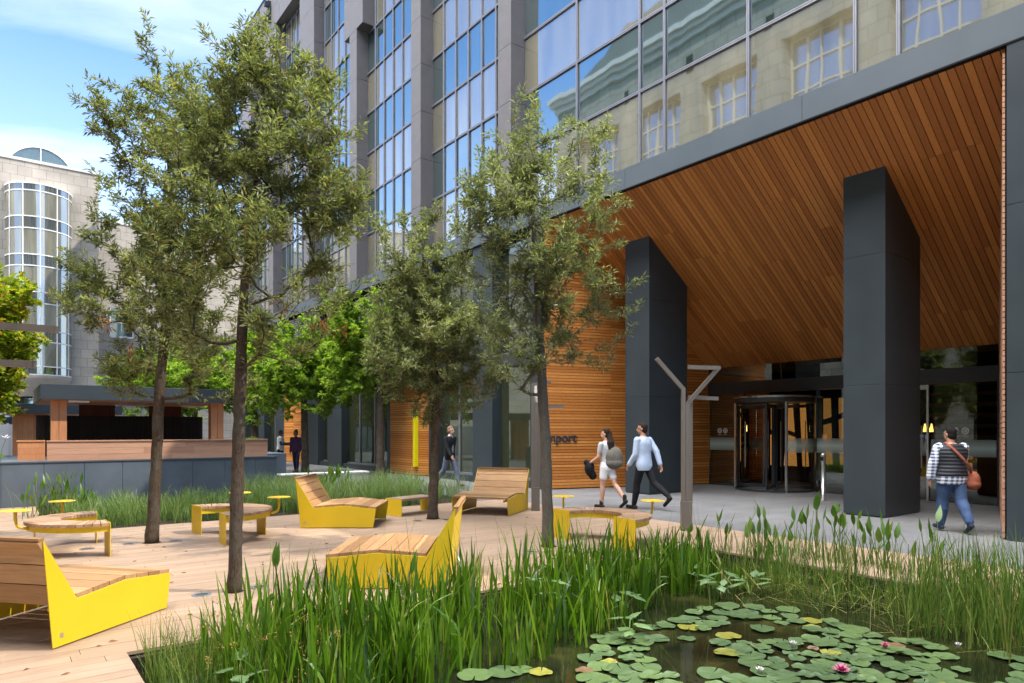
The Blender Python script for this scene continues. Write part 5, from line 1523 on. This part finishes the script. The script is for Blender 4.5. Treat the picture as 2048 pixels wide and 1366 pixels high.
mm = MB(); pts = [pvT(.27,-.09,.98), pvT(.17,-.235,1.10), pvT(.05,-.225,1.25), pvT(-.07,-.19,1.40), pvT(-.12,-.06,1.50), pvT(-.10,.10,1.46), pvT(.05,.26,1.2), pvT(.26,.12,.98)]
mm.tube(pts, .02, 8, True, .4); st_ = mm.build('strap', LEATH, None, True); st_.parent = o
# 5, 6 two women far back
person(592, 945, 1.60, R_(176), dict(hL=.12,kL=.04,hR=-.10,kR=.12,fL=0,fR=-.2,aL=.05,aR=-.05,eL=.3,eR=.3,yaw=-.5),
       dict(skin=SK3, hair=HK, hair_style='bun', clothes=[dict(k='legs',name='leggings',mat=NAVY,g=.010),dict(k='top',name='jacket',mat=PURP,g=.024,z0=.82),dict(k='shoes',name='ankle_boots',mat=BOOT,boot=.05)]),
       'woman in a purple jacket and dark leggings standing before the timber bay')
person(560, 941, 1.62, R_(-96), dict(hL=.05,kL=.02,hR=-.05,kR=.05,fL=0,fR=0,aL=.3,aR=.5,eL=1.2,eR=1.2,yaw=0),
       dict(skin=SK3, hair=HK, clothes=[dict(k='legs',name='trousers',mat=BLACK,g=.014),dict(k='top',name='white_top',mat=WHITE,g=.018,z0=.86,sleeve=.3),dict(k='top',name='open_cardigan',mat=NAVY,g=.012,z0=1.25),dict(k='shoes',name='shoes',mat=SHOE)]),
       'woman in white with dark sleeves talking behind the planter box')
# ================================================================== light, sky, camera
EL = math.radians(50.0); AZ = math.radians(-5)     # sun lamp from the right stands in for sunlight bounced off the facade
sdir = Vector((math.cos(EL)*math.cos(AZ), math.cos(EL)*math.sin(AZ), math.sin(EL)))
L = bpy.data.lights.new('sun', 'SUN'); L.energy = 2.8; L.angle = math.radians(.5); L.color = (1,.94,.84)
lo = bpy.data.objects.new('sun', L); COL.objects.link(lo); lo.rotation_euler = sdir.to_track_quat('Z','Y').to_euler()
w = bpy.data.worlds.new('World'); sc.world = w; w.use_nodes = True
t = w.node_tree; t.nodes.clear()
def wn_(k, **kw):
    n = t.nodes.new(k)
    for a, v in kw.items(): setattr(n, a, v)
    return n
out = wn_('ShaderNodeOutputWorld'); bg = wn_('ShaderNodeBackground'); t.links.new(bg.outputs[0], out.inputs[0])
sky = wn_('ShaderNodeTexSky', sky_type='NISHITA'); sky.sun_disc = False; sky.sun_elevation = EL
sky.sun_rotation = math.atan2(sdir.x, sdir.y); sky.air_density = 1.0; sky.dust_density = .2; sky.ozone_density = 3.0
tc = wn_('ShaderNodeTexCoord'); sp = wn_('ShaderNodeSeparateXYZ'); t.links.new(tc.outputs['Generated'], sp.inputs[0])
def wm(op, a, b=None):
    m = wn_('ShaderNodeMath', operation=op)
    for i, v in enumerate((a, b)):
        if v is None: continue
        if hasattr(v, 'is_output'): t.links.new(v, m.inputs[i])
        else: m.inputs[i].default_value = v
    return m.outputs[0]
zc = wm('ADD', wm('MAXIMUM', sp.outputs[2], 0.0), .22)
cb = wn_('ShaderNodeCombineXYZ')
t.links.new(wm('DIVIDE', sp.outputs[0], zc), cb.inputs[0]); t.links.new(wm('DIVIDE', sp.outputs[1], zc), cb.inputs[1])
mp = wn_('ShaderNodeMapping'); mp.inputs['Scale'].default_value = (.55,1.25,1); mp.inputs['Rotation'].default_value = (0,0,.5); mp.inputs['Location'].default_value = (3.3,1.2,0)
t.links.new(cb.outputs[0], mp.inputs[0])
nz = wn_('ShaderNodeTexNoise'); nz.inputs['Scale'].default_value = 1.15; nz.inputs['Detail'].default_value = 8; nz.inputs['Roughness'].default_value = .56; nz.inputs['Distortion'].default_value = .5
t.links.new(mp.outputs[0], nz.inputs['Vector'])
rp = wn_('ShaderNodeValToRGB'); e = rp.color_ramp.elements; e[0].position = .465; e[0].color = (0,0,0,1); e[1].position = .80; e[1].color = (1,1,1,1)
t.links.new(nz.outputs[0], rp.inputs[0])
hz = wn_('ShaderNodeMapRange'); t.links.new(sp.outputs[2], hz.inputs[0]); hz.inputs[1].default_value = .08; hz.inputs[2].default_value = .48; hz.inputs[3].default_value = .42; hz.inputs[4].default_value = 0.0
cl = wm('MINIMUM', wm('ADD', wm('MULTIPLY', rp.outputs[0], .85), hz.outputs[0]), .95)
mx = wn_('ShaderNodeMix', data_type='RGBA'); t.links.new(cl, mx.inputs[0]); tn = wn_('ShaderNodeMix', data_type='RGBA', blend_type='MULTIPLY'); tn.inputs[0].default_value = 1; t.links.new(sky.outputs[0], tn.inputs[6]); tn.inputs[7].default_value = (.86,1.10,1.30,1); t.links.new(tn.outputs[2], mx.inputs[6]); mx.inputs[7].default_value = (6.2,6.6,7.0,1)
vd = wn_('ShaderNodeVectorMath', operation='DOT_PRODUCT'); t.links.new(tc.outputs['Generated'], vd.inputs[0]); vd.inputs[1].default_value = Vector((-.36,-.28,.89)).normalized()  # added bright cloud bank, unseen high behind the camera, as soft fill light
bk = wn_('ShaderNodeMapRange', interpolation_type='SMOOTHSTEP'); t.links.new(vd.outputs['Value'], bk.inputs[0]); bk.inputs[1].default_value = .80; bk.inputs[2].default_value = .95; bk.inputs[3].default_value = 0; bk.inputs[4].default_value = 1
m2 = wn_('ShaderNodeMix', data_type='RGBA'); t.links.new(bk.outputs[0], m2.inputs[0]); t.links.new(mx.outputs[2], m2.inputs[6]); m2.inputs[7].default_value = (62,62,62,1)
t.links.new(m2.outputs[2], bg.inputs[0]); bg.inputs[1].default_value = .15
cam = bpy.data.cameras.new('camera'); co = bpy.data.objects.new('camera', cam); COL.objects.link(co)
co.location = (0,0,HC); co.rotation_euler = (PI/2,0,0)
cam.sensor_width = 36; cam.lens = F/2048*36; cam.shift_y = (860-683)/2048.0; cam.clip_end = 2000; cam.clip_start = .05
sc.camera = co
sc.view_settings.view_transform = 'Standard'; sc.view_settings.look = 'None'; sc.view_settings.gamma = 1.0
sc.view_settings.exposure = .98
sc.cycles.max_bounces = 8; sc.cycles.transparent_max_bounces = 16; sc.cycles.use_denoising = True
sc.cycles.caustics_reflective = False; sc.cycles.caustics_refractive = False
